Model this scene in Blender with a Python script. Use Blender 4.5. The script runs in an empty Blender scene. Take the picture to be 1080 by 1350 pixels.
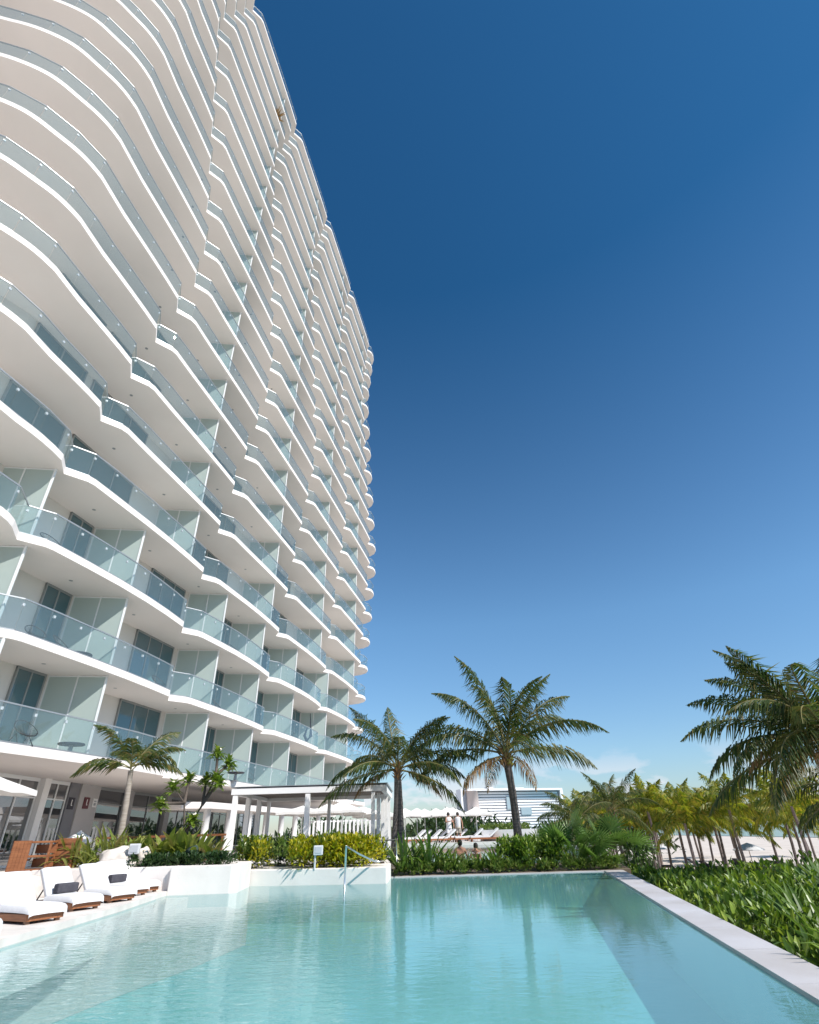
import bpy, bmesh, math, random
from mathutils import Vector, Matrix
random.seed(7)
S = bpy.context.scene
COL = S.collection
rad = math.radians

# ------------------------------------------------------------------ camera, sky, sun, exposure
EYE = 1.2                                   # camera height above the pool water (z = 0)
PITCH, ROLL, FPX = rad(30.926), rad(-1.649), 704.54
cd = bpy.data.cameras.new('camera'); cam = bpy.data.objects.new('camera', cd); COL.objects.link(cam)
F = Vector((0, math.cos(PITCH), math.sin(PITCH))); R0 = Vector((1, 0, 0)); U0 = R0.cross(F)
R = R0*math.cos(ROLL) + U0*math.sin(ROLL); U = -R0*math.sin(ROLL) + U0*math.cos(ROLL)
cam.matrix_world = Matrix(((R.x, U.x, -F.x, 0), (R.y, U.y, -F.y, 0), (R.z, U.z, -F.z, EYE), (0, 0, 0, 1)))
cd.sensor_fit = 'HORIZONTAL'; cd.sensor_width = 36; cd.lens = FPX/1080*36
cd.clip_start = 0.05; cd.clip_end = 20000
S.camera = cam

SUN_EL, SUN_PHI = rad(45), rad(33)          # sun over the sea: from +x, a little behind the camera
sdir = Vector((math.cos(SUN_PHI)*math.cos(SUN_EL), -math.sin(SUN_PHI)*math.cos(SUN_EL), math.sin(SUN_EL)))
sl = bpy.data.lights.new('sun', 'SUN'); sl.energy = 4.6; sl.angle = rad(0.5); sl.color = (1.0, 0.955, 0.89)
so = bpy.data.objects.new('sun', sl); COL.objects.link(so)
so.rotation_euler = sdir.to_track_quat('Z', 'Y').to_euler()
so.location = (60, -20, 80)

W = bpy.data.worlds.new('World'); S.world = W; W.use_nodes = True
nt = W.node_tree; nt.nodes.clear()
def wn(t): return nt.nodes.new(t)
out = wn('ShaderNodeOutputWorld'); bg = wn('ShaderNodeBackground'); bg.inputs['Strength'].default_value = 0.105
sky = wn('ShaderNodeTexSky'); sky.sky_type = 'NISHITA'; sky.sun_disc = False
sky.sun_elevation = SUN_EL; sky.sun_rotation = math.pi/2 + SUN_PHI
sky.air_density = 1.0; sky.dust_density = 0.35; sky.ozone_density = 2.2; sky.altitude = 0
hs = wn('ShaderNodeMix'); hs.data_type = 'RGBA'; hs.blend_type = 'MULTIPLY'; hs.inputs['Factor'].default_value = 1.0; hs.inputs['B'].default_value = (.50, .80, .86, 1)
geo = wn('ShaderNodeTexCoord'); sep = wn('ShaderNodeSeparateXYZ')
mp = wn('ShaderNodeMapping'); mp.inputs['Scale'].default_value = (9, 9, 26)
nz = wn('ShaderNodeTexNoise'); nz.inputs['Scale'].default_value = 1.0; nz.inputs['Detail'].default_value = 7; nz.inputs['Roughness'].default_value = 0.55
r1 = wn('ShaderNodeValToRGB'); r1.color_ramp.elements[0].position = 0.50; r1.color_ramp.elements[1].position = 0.58
r2 = wn('ShaderNodeValToRGB'); e = r2.color_ramp.elements
e[0].position = 0.0; e[0].color = (0.5, 0.5, 0.5, 1); e[1].position = 0.115; e[1].color = (0, 0, 0, 1)
m = e.new(0.05); m.color = (0.55, 0.55, 0.55, 1)
mul = wn('ShaderNodeMath'); mul.operation = 'MULTIPLY'
mx = wn('ShaderNodeMix'); mx.data_type = 'RGBA'; mx.inputs['B'].default_value = (7.0, 6.6, 7.0, 1)
L = nt.links.new
L(geo.outputs['Generated'], sep.inputs[0]); L(geo.outputs['Generated'], mp.inputs['Vector']); L(mp.outputs[0], nz.inputs['Vector'])
L(nz.outputs['Fac'], r1.inputs[0]); L(sep.outputs['Z'], r2.inputs[0])
L(r1.outputs[0], mul.inputs[0]); L(r2.outputs[0], mul.inputs[1]); L(mul.outputs[0], mx.inputs['Factor'])
r3 = wn('ShaderNodeValToRGB'); r3.color_ramp.elements[0].position = 0.0; r3.color_ramp.elements[0].color = (.70, .76, .88, 1)
r3.color_ramp.elements[1].position = 0.8; r3.color_ramp.elements[1].color = (.17, .55, .76, 1)
m4 = r3.color_ramp.elements.new(0.10); m4.color = (.72, .88, 1.0, 1)
m3 = r3.color_ramp.elements.new(0.32); m3.color = (.70, .98, 1.10, 1)
L(sep.outputs['Z'], r3.inputs[0]); L(r3.outputs[0], hs.inputs['B'])
L(sky.outputs[0], hs.inputs['A']); L(hs.outputs['Result'], mx.inputs['A']); L(mx.outputs['Result'], bg.inputs['Color']); L(bg.outputs[0], out.inputs[0])

S.view_settings.view_transform = 'Standard'; S.view_settings.look = 'None'
S.view_settings.exposure = 0.45; S.view_settings.gamma = 1.0
S.cycles.max_bounces = 8; S.cycles.transparent_max_bounces = 24; S.cycles.caustics_reflective = False; S.cycles.caustics_refractive = False

# ------------------------------------------------------------------ materials
def mat(name):
    m = bpy.data.materials.new(name); m.use_nodes = True; t = m.node_tree; t.nodes.clear()
    o = t.nodes.new('ShaderNodeOutputMaterial'); return m, t, o
def N(t, k, **kw):
    n = t.nodes.new(k)
    for a, v in kw.items():
        if a in n.inputs: n.inputs[a].default_value = v
        else: setattr(n, a, v)
    return n
def c4(c): return (c[0], c[1], c[2], 1)
def surf(name, c, rough=0.6, metal=0.0, c2=None, scale=3.0, bump=0.0, bscale=None, spec=0.5, stretch=None, detail=5):
    m, t, o = mat(name); b = N(t, 'ShaderNodeBsdfPrincipled'); b.inputs['Roughness'].default_value = rough
    b.inputs['Metallic'].default_value = metal; b.inputs['Specular IOR Level'].default_value = spec
    t.links.new(b.outputs[0], o.inputs[0]); b.inputs['Base Color'].default_value = c4(c)
    tc = N(t, 'ShaderNodeTexCoord'); src = tc.outputs['Object']
    if stretch:
        mpn = N(t, 'ShaderNodeMapping'); mpn.inputs['Scale'].default_value = stretch; t.links.new(src, mpn.inputs['Vector']); src = mpn.outputs[0]
    if c2:
        n = N(t, 'ShaderNodeTexNoise'); n.inputs['Scale'].default_value = scale; n.inputs['Detail'].default_value = detail
        r = N(t, 'ShaderNodeValToRGB'); r.color_ramp.elements[0].position = .35; r.color_ramp.elements[1].position = .68
        r.color_ramp.elements[0].color = c4(c); r.color_ramp.elements[1].color = c4(c2)
        t.links.new(src, n.inputs['Vector']); t.links.new(n.outputs['Fac'], r.inputs[0]); t.links.new(r.outputs[0], b.inputs['Base Color'])
    if bump:
        n2 = N(t, 'ShaderNodeTexNoise'); n2.inputs['Scale'].default_value = bscale or scale*6; n2.inputs['Detail'].default_value = 4
        bp = N(t, 'ShaderNodeBump'); bp.inputs['Strength'].default_value = bump; bp.inputs['Distance'].default_value = 0.02
        t.links.new(src, n2.inputs['Vector']); t.links.new(n2.outputs['Fac'], bp.inputs['Height']); t.links.new(bp.outputs[0], b.inputs['Normal'])
    return m
def leafmat(name, cols, trans=0.35, rough=0.45, spec=0.4):
    """foliage: diffuse + translucent, colour varies leaf by leaf"""
    m, t, o = mat(name)
    g = N(t, 'ShaderNodeNewGeometry'); r = N(t, 'ShaderNodeValToRGB')
    el = r.color_ramp.elements
    while len(el) < len(cols): el.new(0.5)
    for i, c in enumerate(cols): el[i].position = i/(len(cols)-1); el[i].color = c4(c)
    t.links.new(g.outputs['Random Per Island'], r.inputs[0])
    b = N(t, 'ShaderNodeBsdfPrincipled'); b.inputs['Roughness'].default_value = rough; b.inputs['Specular IOR Level'].default_value = spec
    tr = N(t, 'ShaderNodeBsdfTranslucent'); mxs = N(t, 'ShaderNodeMixShader'); mxs.inputs[0].default_value = trans
    t.links.new(r.outputs[0], b.inputs['Base Color'])
    hv = N(t, 'ShaderNodeHueSaturation'); hv.inputs['Saturation'].default_value = 1.1; hv.inputs['Value'].default_value = 1.5
    t.links.new(r.outputs[0], hv.inputs['Color']); t.links.new(hv.outputs[0], tr.inputs['Color'])
    t.links.new(b.outputs[0], mxs.inputs[1]); t.links.new(tr.outputs[0], mxs.inputs[2]); t.links.new(mxs.outputs[0], o.inputs[0])
    return m
def railglass():
    m, t, o = mat('railing_glass')
    tr = N(t, 'ShaderNodeBsdfTransparent'); tr.inputs['Color'].default_value = (.87, .915, .92, 1)
    df = N(t, 'ShaderNodeBsdfDiffuse'); df.inputs['Color'].default_value = (.52, .65, .665, 1)
    gl = N(t, 'ShaderNodeBsdfGlossy'); gl.inputs['Roughness'].default_value = 0.003; gl.inputs['Color'].default_value = (.88, .93, .92, 1)
    fr = N(t, 'ShaderNodeFresnel'); fr.inputs['IOR'].default_value = 1.62
    m1 = N(t, 'ShaderNodeMixShader'); m1.inputs[0].default_value = .055; m2 = N(t, 'ShaderNodeMixShader')
    t.links.new(tr.outputs[0], m1.inputs[1]); t.links.new(df.outputs[0], m1.inputs[2])
    gm = N(t, 'ShaderNodeNewGeometry'); iv = N(t, 'ShaderNodeMath', operation='SUBTRACT'); iv.inputs[0].default_value = 1.0
    fm = N(t, 'ShaderNodeMath', operation='MULTIPLY')       # reflect on the outer faces only
    t.links.new(gm.outputs['Backfacing'], iv.inputs[1]); t.links.new(fr.outputs[0], fm.inputs[0]); t.links.new(iv.outputs[0], fm.inputs[1])
    t.links.new(fm.outputs[0], m2.inputs[0]); t.links.new(m1.outputs[0], m2.inputs[1]); t.links.new(gl.outputs[0], m2.inputs[2]); t.links.new(m2.outputs[0], o.inputs[0])
    return m
def frosted():
    m, t, o = mat('frosted_glass')
    df = N(t, 'ShaderNodeBsdfPrincipled'); df.inputs['Base Color'].default_value = (.50, .57, .545, 1); df.inputs['Roughness'].default_value = .25
    tl = N(t, 'ShaderNodeBsdfTranslucent'); tl.inputs['Color'].default_value = (.62, .72, .69, 1)
    mm = N(t, 'ShaderNodeMixShader'); mm.inputs[0].default_value = .35
    t.links.new(df.outputs[0], mm.inputs[1]); t.links.new(tl.outputs[0], mm.inputs[2]); t.links.new(mm.outputs[0], o.inputs[0])
    return m
def doorglass():
    """dark glazing; teal bands stand for curtains, with reflected sky put into their colour"""
    m, t, o = mat('door_glass')
    b = N(t, 'ShaderNodeBsdfPrincipled'); b.inputs['Roughness'].default_value = .03; b.inputs['Specular IOR Level'].default_value = .9
    tc = N(t, 'ShaderNodeTexCoord'); mpn = N(t, 'ShaderNodeMapping'); mpn.inputs['Scale'].default_value = (.0, 1.6, .02)
    n = N(t, 'ShaderNodeTexNoise'); n.inputs['Scale'].default_value = 1.0; n.inputs['Detail'].default_value = 6
    r = N(t, 'ShaderNodeValToRGB'); el = r.color_ramp.elements
    el[0].position = .42; el[0].color = (.012, .045, .058, 1); el[1].position = .62; el[1].color = (.13, .24, .27, 1); b.inputs['IOR'].default_value = 1.9; b.inputs['Specular IOR Level'].default_value = .5
    t.links.new(tc.outputs['Object'], mpn.inputs['Vector']); t.links.new(mpn.outputs[0], n.inputs['Vector']); t.links.new(n.outputs['Fac'], r.inputs[0])
    t.links.new(r.outputs[0], b.inputs['Base Color']); t.links.new(b.outputs[0], o.inputs[0])
    return m
def watermat(name, tint, depthcol, ripple=1.0):
    m, t, o = mat(name)
    tr = N(t, 'ShaderNodeBsdfTransparent'); tr.inputs['Color'].default_value = c4(tint)
    df = N(t, 'ShaderNodeBsdfDiffuse'); df.inputs['Color'].default_value = c4(depthcol)
    m1 = N(t, 'ShaderNodeMixShader'); m1.inputs[0].default_value = .30
    gl = N(t, 'ShaderNodeBsdfGlossy'); gl.inputs['Roughness'].default_value = .015
    fr = N(t, 'ShaderNodeFresnel'); fr.inputs['IOR'].default_value = 1.55
    m2 = N(t, 'ShaderNodeMixShader')
    tc = N(t, 'ShaderNodeTexCoord')
    # calm near the overflow edge on the sea side, rippled towards the building
    sx = N(t, 'ShaderNodeSeparateXYZ'); t.links.new(tc.outputs['Object'], sx.inputs[0])
    mr = N(t, 'ShaderNodeMapRange'); mr.inputs['From Min'].default_value = 3.0; mr.inputs['From Max'].default_value = -3.5
    mr.inputs['To Min'].default_value = .22; mr.inputs['To Max'].default_value = 1.0; t.links.new(sx.outputs['X'], mr.inputs['Value'])
    mp1 = N(t, 'ShaderNodeMapping'); mp1.inputs['Scale'].default_value = (2.6, 5.2, 1); mp1.inputs['Rotation'].default_value = (0, 0, .25)
    n1 = N(t, 'ShaderNodeTexNoise'); n1.inputs['Scale'].default_value = 1.7; n1.inputs['Detail'].default_value = 4; n1.inputs['Distortion'].default_value = .6
    n2 = N(t, 'ShaderNodeTexNoise'); n2.inputs['Scale'].default_value = .35; n2.inputs['Detail'].default_value = 2
    ad = N(t, 'ShaderNodeMath', operation='MULTIPLY_ADD'); ad.inputs[1].default_value = 2.2
    t.links.new(tc.outputs['Object'], mp1.inputs['Vector']); t.links.new(mp1.outputs[0], n1.inputs['Vector']); t.links.new(tc.outputs['Object'], n2.inputs['Vector'])
    t.links.new(n2.outputs['Fac'], ad.inputs[0]); t.links.new(n1.outputs['Fac'], ad.inputs[2])
    ml = N(t, 'ShaderNodeMath', operation='MULTIPLY'); ml.inputs[1].default_value = .105*ripple
    t.links.new(mr.outputs[0], ml.inputs[0])
    bp = N(t, 'ShaderNodeBump'); bp.inputs['Distance'].default_value = .06
    t.links.new(ml.outputs[0], bp.inputs['Strength']); t.links.new(ad.outputs[0], bp.inputs['Height'])
    t.links.new(bp.outputs[0], gl.inputs['Normal']); t.links.new(bp.outputs[0], fr.inputs['Normal'])
    t.links.new(tr.outputs[0], m1.inputs[1]); t.links.new(df.outputs[0], m1.inputs[2])
    gm = N(t, 'ShaderNodeNewGeometry'); iv = N(t, 'ShaderNodeMath', operation='SUBTRACT'); iv.inputs[0].default_value = 1.0
    fm = N(t, 'ShaderNodeMath', operation='MULTIPLY')       # no total reflection seen from below: sunlight reaches the floor
    t.links.new(gm.outputs['Backfacing'], iv.inputs[1]); t.links.new(fr.outputs[0], fm.inputs[0]); t.links.new(iv.outputs[0], fm.inputs[1])
    t.links.new(fm.outputs[0], m2.inputs[0]); t.links.new(m1.outputs[0], m2.inputs[1]); t.links.new(gl.outputs[0], m2.inputs[2]); t.links.new(m2.outputs[0], o.inputs[0])
    return m

M = dict(
    stucco=surf('white_stucco', (.78, .725, .69), .75, c2=(.72, .665, .63), scale=.22, bump=.05, bscale=30),
    wallst=surf('wall_stucco', (.70, .66, .62), .8, c2=(.66, .62, .585), scale=.6, bump=.08, bscale=40),
    steel=surf('brushed_steel', (.62, .63, .64), .28, metal=.9),
    handrail=surf('satin_rail', (.40, .41, .42), .45, metal=.6),
    greymetal=surf('grey_metal', (.32, .33, .34), .4, metal=.5),
    alu=surf('white_frame', (.74, .75, .75), .4),
    darkframe=surf('dark_frame', (.27, .28, .28), .45),
    rail=railglass(), frost=frosted(), door=doorglass(),
    shopglass=surf('shop_glass', (.012, .022, .03), .02, spec=1.0),
    greywall=surf('grey_wall', (.20, .20, .215), .7, c2=(.17, .17, .185), scale=1.5),
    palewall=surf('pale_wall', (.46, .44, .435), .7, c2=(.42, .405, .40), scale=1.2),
    plaster=surf('planter_plaster', (.79, .725, .685), .8, c2=(.71, .65, .61), scale=1.6, bump=.12, bscale=25),
    deck=surf('deck_stone', (.70, .655, .62), .7, c2=(.58, .54, .505), scale=2.2, bump=.1, bscale=30),
    ledge=surf('ledge_stone', (.54, .52, .535), .45, c2=(.44, .405, .39), scale=1.1, bump=.08, bscale=22, detail=8),
    pooltile=surf('pool_plaster', (.13, .40, .405), .7, c2=(.165, .46, .46), scale=.8),
    shelf=surf('shelf_plaster', (.50, .485, .46), .7, c2=(.43, .42, .40), scale=.9),
    sand=surf('beach_sand', (.62, .545, .48), .95, c2=(.52, .45, .39), scale=.35, bump=.5, bscale=6, detail=8),
    soil=surf('soil', (.10, .075, .05), .95, c2=(.16, .12, .085), scale=4, bump=.5, bscale=14),
    wood=surf('teak', (.30, .115, .045), .5, c2=(.20, .07, .026), scale=3, stretch=(1, 9, 9), bump=.1),
    wood2=surf('weathered_wood', (.22, .12, .07), .6, c2=(.15, .08, .05), scale=3, stretch=(9, 1, 9)),
    slatdark=surf('dark_slats', (.13, .105, .09), .7, c2=(.17, .14, .12), scale=3),
    cloth=surf('white_towel', (.70, .69, .70), .9, c2=(.65, .64, .655), scale=9, bump=.15, bscale=60),
    canvas=surf('white_canvas', (.72, .695, .67), .8, c2=(.76, .73, .70), scale=2),
    cushion=surf('dark_cushion', (.045, .043, .055), .85, c2=(.06, .058, .07), scale=20),
    black=surf('black_cord', (.015, .015, .017), .5), white=surf('white_paint', (.80, .785, .775), .5),
    rock=surf('limestone', (.66, .60, .55), .85, c2=(.50, .44, .39), scale=3.2, bump=.7, bscale=7),
    greybox=surf('light_grey_plastic', (.55, .55, .57), .5), darkgreen=surf('dark_green_metal', (.05, .075, .065), .5),
    red=surf('dark_red_plate', (.10, .008, .014), .4), skin=surf('skin', (.40, .20, .125), .55, c2=(.36, .175, .11), scale=8),
    hair=surf('dark_hair', (.02, .014, .01), .6), navy=surf('navy_cloth', (.03, .035, .06), .85), khaki=surf('pale_shorts', (.5, .44, .36), .85),
    trunk=surf('palm_trunk', (.17, .145, .13), .9, c2=(.075, .062, .055), scale=5, stretch=(1, 1, 5), bump=.6, bscale=9),
    ptrunk=surf('pale_palm_trunk', (.36, .31, .265), .85, c2=(.24, .20, .165), scale=3, stretch=(1, 1, 9), bump=.3),
    btrunk=surf('beach_palm_trunk', (.21, .165, .155), .9, c2=(.13, .10, .095), scale=4, stretch=(1, 1, 6), bump=.4),
    bark=surf('plumeria_bark', (.11, .085, .07), .85, c2=(.07, .055, .045), scale=9, bump=.3),
    coconut=surf('green_coconut', (.32, .34, .04), .5, c2=(.24, .26, .03), scale=6),
    ph=surf('far_hotel_white', (.85, .84, .85), .7), phd=surf('far_hotel_dark', (.33, .35, .39), .5), pht=surf('far_hotel_tower', (.56, .49, .47), .8),
    # foliage
    coco=leafmat('coconut_leaf', [(.026, .05, .014), (.045, .08, .02), (.07, .105, .024), (.12, .135, .035), (.20, .15, .05)], .38),
    dead=leafmat('dry_leaf', [(.22, .13, .055), (.30, .18, .075), (.17, .10, .05)], .3, .7),
    beach=leafmat('yellow_palm_leaf', [(.08, .13, .018), (.15, .20, .025), (.27, .275, .035), (.38, .29, .06)], .5),
    fan=leafmat('fan_palm_leaf', [(.05, .10, .022), (.09, .17, .035), (.15, .24, .055)], .35),
    palefan=leafmat('pale_fan_leaf', [(.34, .27, .16), (.26, .21, .115), (.40, .33, .21)], .35, .6),
    strap=leafmat('strap_leaf', [(.06, .11, .022), (.11, .18, .035), (.16, .24, .05), (.22, .24, .07)], .3, .35),
    lime=leafmat('lime_strap_leaf', [(.12, .17, .03), (.19, .24, .045), (.26, .28, .07), (.16, .18, .035), (.32, .26, .11)], .3, .4),
    croton=leafmat('yellow_green_leaf', [(.11, .16, .012), (.24, .27, .016), (.42, .39, .022), (.50, .42, .04)], .35, .4),
    clusia=leafmat('glossy_green_leaf', [(.035, .08, .014), (.09, .16, .022), (.17, .26, .035), (.27, .34, .055)], .28, .4, .35),
    ground=leafmat('ground_cover_leaf', [(.02, .05, .018), (.035, .075, .022), (.06, .10, .03)], .25, .4),
    dkhedge=leafmat('dark_leaf', [(.02, .04, .012), (.03, .06, .016), (.045, .08, .02)], .25, .4),
    plum=leafmat('plumeria_leaf', [(.08, .15, .022), (.15, .23, .035), (.24, .30, .05)], .35, .35),
    flower=surf('white_flower', (.8, .74, .62), .7),
)

M['shopglass'].node_tree.nodes['Principled BSDF'].inputs['IOR'].default_value = 2.1

# ------------------------------------------------------------------ mesh helpers
class MB:
    def __init__(s): s.v = []; s.f = []
    def quadstrip(s, rows, close=False):
        b = len(s.v); n = len(rows[0])
        for r in rows: s.v += [tuple(p) for p in r]
        for i in range(len(rows)-1):
            for j in range(n if close else n-1):
                k = (j+1) % n
                s.f.append((b+i*n+j, b+i*n+k, b+(i+1)*n+k, b+(i+1)*n+j))
        return b
    def face(s, pts):
        b = len(s.v); s.v += [tuple(p) for p in pts]; s.f.append(tuple(range(b, b+len(pts))))
    def box(s, c, d, rz=0.0, M4=None):
        cx, cy, cz = c; dx, dy, dz = d[0]/2, d[1]/2, d[2]/2; b = len(s.v)
        co, si = math.cos(rz), math.sin(rz)
        for z in (-dz, dz):
            for x, y in ((-dx, -dy), (dx, -dy), (dx, dy), (-dx, dy)):
                p = Vector((cx+x*co-y*si, cy+x*si+y*co, cz+z)); s.v.append(tuple(M4 @ p if M4 else p))
        for f in ((0, 3, 2, 1), (4, 5, 6, 7), (0, 1, 5, 4), (1, 2, 6, 5), (2, 3, 7, 6), (3, 0, 4, 7)): s.f.append(tuple(b+i for i in f))
    def beam(s, a, b_, w, h=None):
        """square bar between two points"""
        a, b_ = Vector(a), Vector(b_); h = h or w; d = (b_-a).normalized()
        x = d.cross(Vector((0, 0, 1)));  x = Vector((1, 0, 0)) if x.length < 1e-4 else x.normalized(); y = x.cross(d)
        ring = lambda p: [p+x*w/2+y*h/2, p-x*w/2+y*h/2, p-x*w/2-y*h/2, p+x*w/2-y*h/2]
        b = s.quadstrip([ring(a), ring(b_)], True)
        s.f.append((b+3, b+2, b+1, b)); s.f.append((b+4, b+5, b+6, b+7))
    def tube(s, pts, radii, n=8, cap=True):
        pts = [Vector(p) for p in pts]; rows = []
        for i, p in enumerate(pts):
            d = (pts[min(i+1, len(pts)-1)]-pts[max(i-1, 0)]).normalized()
            x = d.cross(Vector((.31, .95, .02))).normalized() if abs(d.z) > .9 else d.cross(Vector((0, 0, 1))).normalized()
            y = d.cross(x); r = radii[i] if hasattr(radii, '__len__') else radii
            rows.append([p+(x*math.cos(2*math.pi*k/n)+y*math.sin(2*math.pi*k/n))*r for k in range(n)])
        b = s.quadstrip(rows, True)
        if cap:
            s.f.append(tuple(b+k for k in range(n))); e0 = b+(len(rows)-1)*n; s.f.append(tuple(e0+k for k in reversed(range(n))))
    def lathe(s, prof, c=(0, 0, 0), n=16):
        rows = [[(c[0]+r*math.cos(2*math.pi*k/n), c[1]+r*math.sin(2*math.pi*k/n), c[2]+z) for k in range(n)] for r, z in prof]
        s.quadstrip(rows, True)
    def prism(s, poly, z0, z1):
        """vertical prism on a plan polygon, possibly concave"""
        b = len(s.v); n = len(poly)
        s.v += [(p[0], p[1], z0) for p in poly]+[(p[0], p[1], z1) for p in poly]
        area = sum(poly[i][0]*poly[(i+1) % n][1]-poly[(i+1) % n][0]*poly[i][1] for i in range(n))
        from mathutils.geometry import tessellate_polygon
        tri = tessellate_polygon([[Vector((p[0], p[1], 0)) for p in poly]])
        for t in tri:
            p0, p1, p2 = (poly[i] for i in t)
            ccw = (p1[0]-p0[0])*(p2[1]-p0[1])-(p1[1]-p0[1])*(p2[0]-p0[0]) > 0
            t = t if ccw else t[::-1]
            s.f.append(tuple(b+n+i for i in t)); s.f.append(tuple(b+i for i in t[::-1]))
        for i in range(n):
            j = (i+1) % n
            s.f.append((b+i, b+j, b+n+j, b+n+i) if area > 0 else (b+j, b+i, b+n+i, b+n+j))
    def mesh(s, name, material, smooth=False):
        me = bpy.data.meshes.new(name); me.from_pydata(s.v, [], s.f); me.materials.append(material)
        if smooth: me.polygons.foreach_set('use_smooth', [True]*len(me.polygons))
        me.update(); return me
def link(name, me, parent=None, loc=(0, 0, 0), rz=0):
    o = bpy.data.objects.new(name, me); COL.objects.link(o); o.location = loc; o.rotation_euler = (0, 0, rz)
    if parent: o.parent = parent
    return o
def obj(name, mb, material, parent=None, smooth=False, loc=(0, 0, 0), rz=0, bevel=0):
    o = link(name, mb.mesh(name, material, smooth), parent, loc, rz)
    if bevel:
        bm = bmesh.new(); bm.from_mesh(o.data); bmesh.ops.remove_doubles(bm, verts=bm.verts, dist=1e-5)
        bmesh.ops.bevel(bm, geom=bm.edges[:], offset=bevel, segments=2, affect='EDGES', profile=.6); bm.to_mesh(o.data); bm.free()
    return o
def tag(o, label, cat, group=None):
    o['label'] = label; o['category'] = cat
    if group: o['group'] = group
    return o
def thing(name, label, cat, loc=(0, 0, 0), rz=0, group=None):
    o = bpy.data.objects.new(name, None); COL.objects.link(o); o.location = loc; o.rotation_euler = (0, 0, rz)
    o.empty_display_size = .3
    return tag(o, label, cat, group)
def struct(name, mb, material, kind='structure'):
    o = obj(name, mb, material); o['kind'] = kind; return o
def dup(root, loc, rz=0, label=None, scale=None):
    r = root.copy(); COL.objects.link(r); r.location = loc; r.rotation_euler = (0, 0, rz)
    if scale: r.scale = (scale,)*3
    if label: r['label'] = label
    for ch in list(root.children):
        c = ch.copy(); COL.objects.link(c); c.parent = r
        for g in list(ch.children):
            d = g.copy(); COL.objects.link(d); d.parent = c
    return r
rnd = random.uniform
ORD = ['first', 'second', 'third', 'fourth', 'fifth', 'sixth', 'seventh', 'eighth', 'ninth', 'tenth', 'eleventh', 'twelfth', 'thirteenth',
       'fourteenth', 'fifteenth', 'sixteenth', 'seventeenth', 'eighteenth', 'nineteenth', 'twentieth', 'twenty-first', 'twenty-second', 'twenty-third', 'twenty-fourth', 'twenty-fifth', 'twenty-sixth', 'twenty-seventh', 'twenty-eighth', 'twenty-ninth', 'thirtieth', 'thirty-first', 'thirty-second', 'thirty-third', 'thirty-fourth', 'thirty-fifth', 'thirty-sixth']

# ------------------------------------------------------------------ the setting: ground, pool, terrace
ledge_out = lambda y: 3.65+(y-6.45)*.194
ledge_in = lambda y: 3.00+(y-5.44)*.187
def sstep(a, b, x):
    t = max(0, min(1, (x-a)/(b-a))); return t*t*(3-2*t)
BEACH = -2.3
def zground(x, y):
    d = x-ledge_out(min(y, 24))
    if d < .02: return BEACH
    up = 1.75*(1-sstep(.8, 8.5, d))*sstep(0, .45, d)*(1-sstep(21, 30, y))
    return BEACH+up+.10*math.sin(x*.41+y*.3)*sstep(4, 12, d)*(1-sstep(90, 140, y))
g = MB()
xs = [-6000, -900, -200, -60, -20, -8, 0, 2]+[3+.75*i for i in range(30)]+[26+2.5*i for i in range(20)]+[80, 110, 200, 600, 2000, 6000]
ys = [-400, -100, -40, -15, -6]+[-3+1.5*i for i in range(30)]+[43+3*i for i in range(22)]+[112, 130, 180, 300, 700, 2000, 9000]
g.quadstrip([[(x, y, zground(x, y)) for x in xs] for y in ys])
struct('sand', g, M['sand'])
g = MB(); g.prism([(74, -600), (6000, -600), (6000, 9000), (260, 9000), (96, 200)], BEACH-.3, BEACH+.12)
struct('sea', g, surf('sea_water', (.02, .16, .20), .12, c2=(.03, .20, .24), scale=.05, bump=.3, bscale=.8))

FAR_L, FAR_R = (-.91, 20.02), (ledge_in(20.07), 20.07)
pool_poly = [(ledge_in(-8), -8), FAR_R, FAR_L, (-.92, 17.92), (-4.98, 18.30), (-4.78, 16.30), (-6.31, 16.17), (-5.94, 13), (-5.67, 9), (-5.49, 4), (-5.39, -8)]
g = MB(); n = len(pool_poly)
g.face([(p[0], p[1], -.85) for p in pool_poly])
for i in range(n):
    a, b = pool_poly[i], pool_poly[(i+1) % n]
    g.face([(a[0], a[1], -.85), (b[0], b[1], -.85), (b[0], b[1], -.012), (a[0], a[1], -.012)])
struct('pool_basin', g, M['pooltile'])
g = MB()
g.prism([(-2.2, -8), (-4.3, 3), (-5.05, 8.5), (-4.75, 10.4), (-4.2, 12.9), (-3.9, 15.0), (-4.82, 16.28), (-6.30, 16.15), (-5.94, 13), (-5.67, 9), (-5.49, 4), (-5.39, -8)], -.845, -.26)
struct('sun_shelf', g, M['shelf'])
g = MB(); g.prism([(-4.55, 5), (-4.7, 9), (-5.1, 13), (-5.75, 16.19), (-6.30, 16.15), (-5.935, 13), (-5.665, 9), (-5.485, 4)], -.259, -.045)  # pale slab added underwater, its colour standing in for the loungers' white reflection
struct('reflection_slab', g, M['deck'])
g = MB(); g.face([(p[0], p[1], 0) for p in pool_poly])   # counter-clockwise: faces up
struct('pool_water', g, watermat('pool_water', (.86, .985, .985), (.34, .68, .69)))
g = MB()
g.prism([(ledge_in(-8)+.001, -8), (ledge_out(-8), -8), (ledge_out(20.3), 20.3), (-.9, 20.28), (-.9, 20.03), (FAR_R[0]+.001, 20.075)], BEACH-.2, .022)
struct('pool_edge', g, M['ledge'])
g = MB(); y = -6.0
while y < 19.6:
    y2 = min(y+1.48, 20.0); g.prism([(ledge_in(y)+.0, y), (ledge_out(y)+.015, y), (ledge_out(y2)+.015, y2), (ledge_in(y2)+.0, y2)],   .024, .034); y += 1.487
struct('pool_coping', g, M['ledge'])
g = MB()
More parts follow.
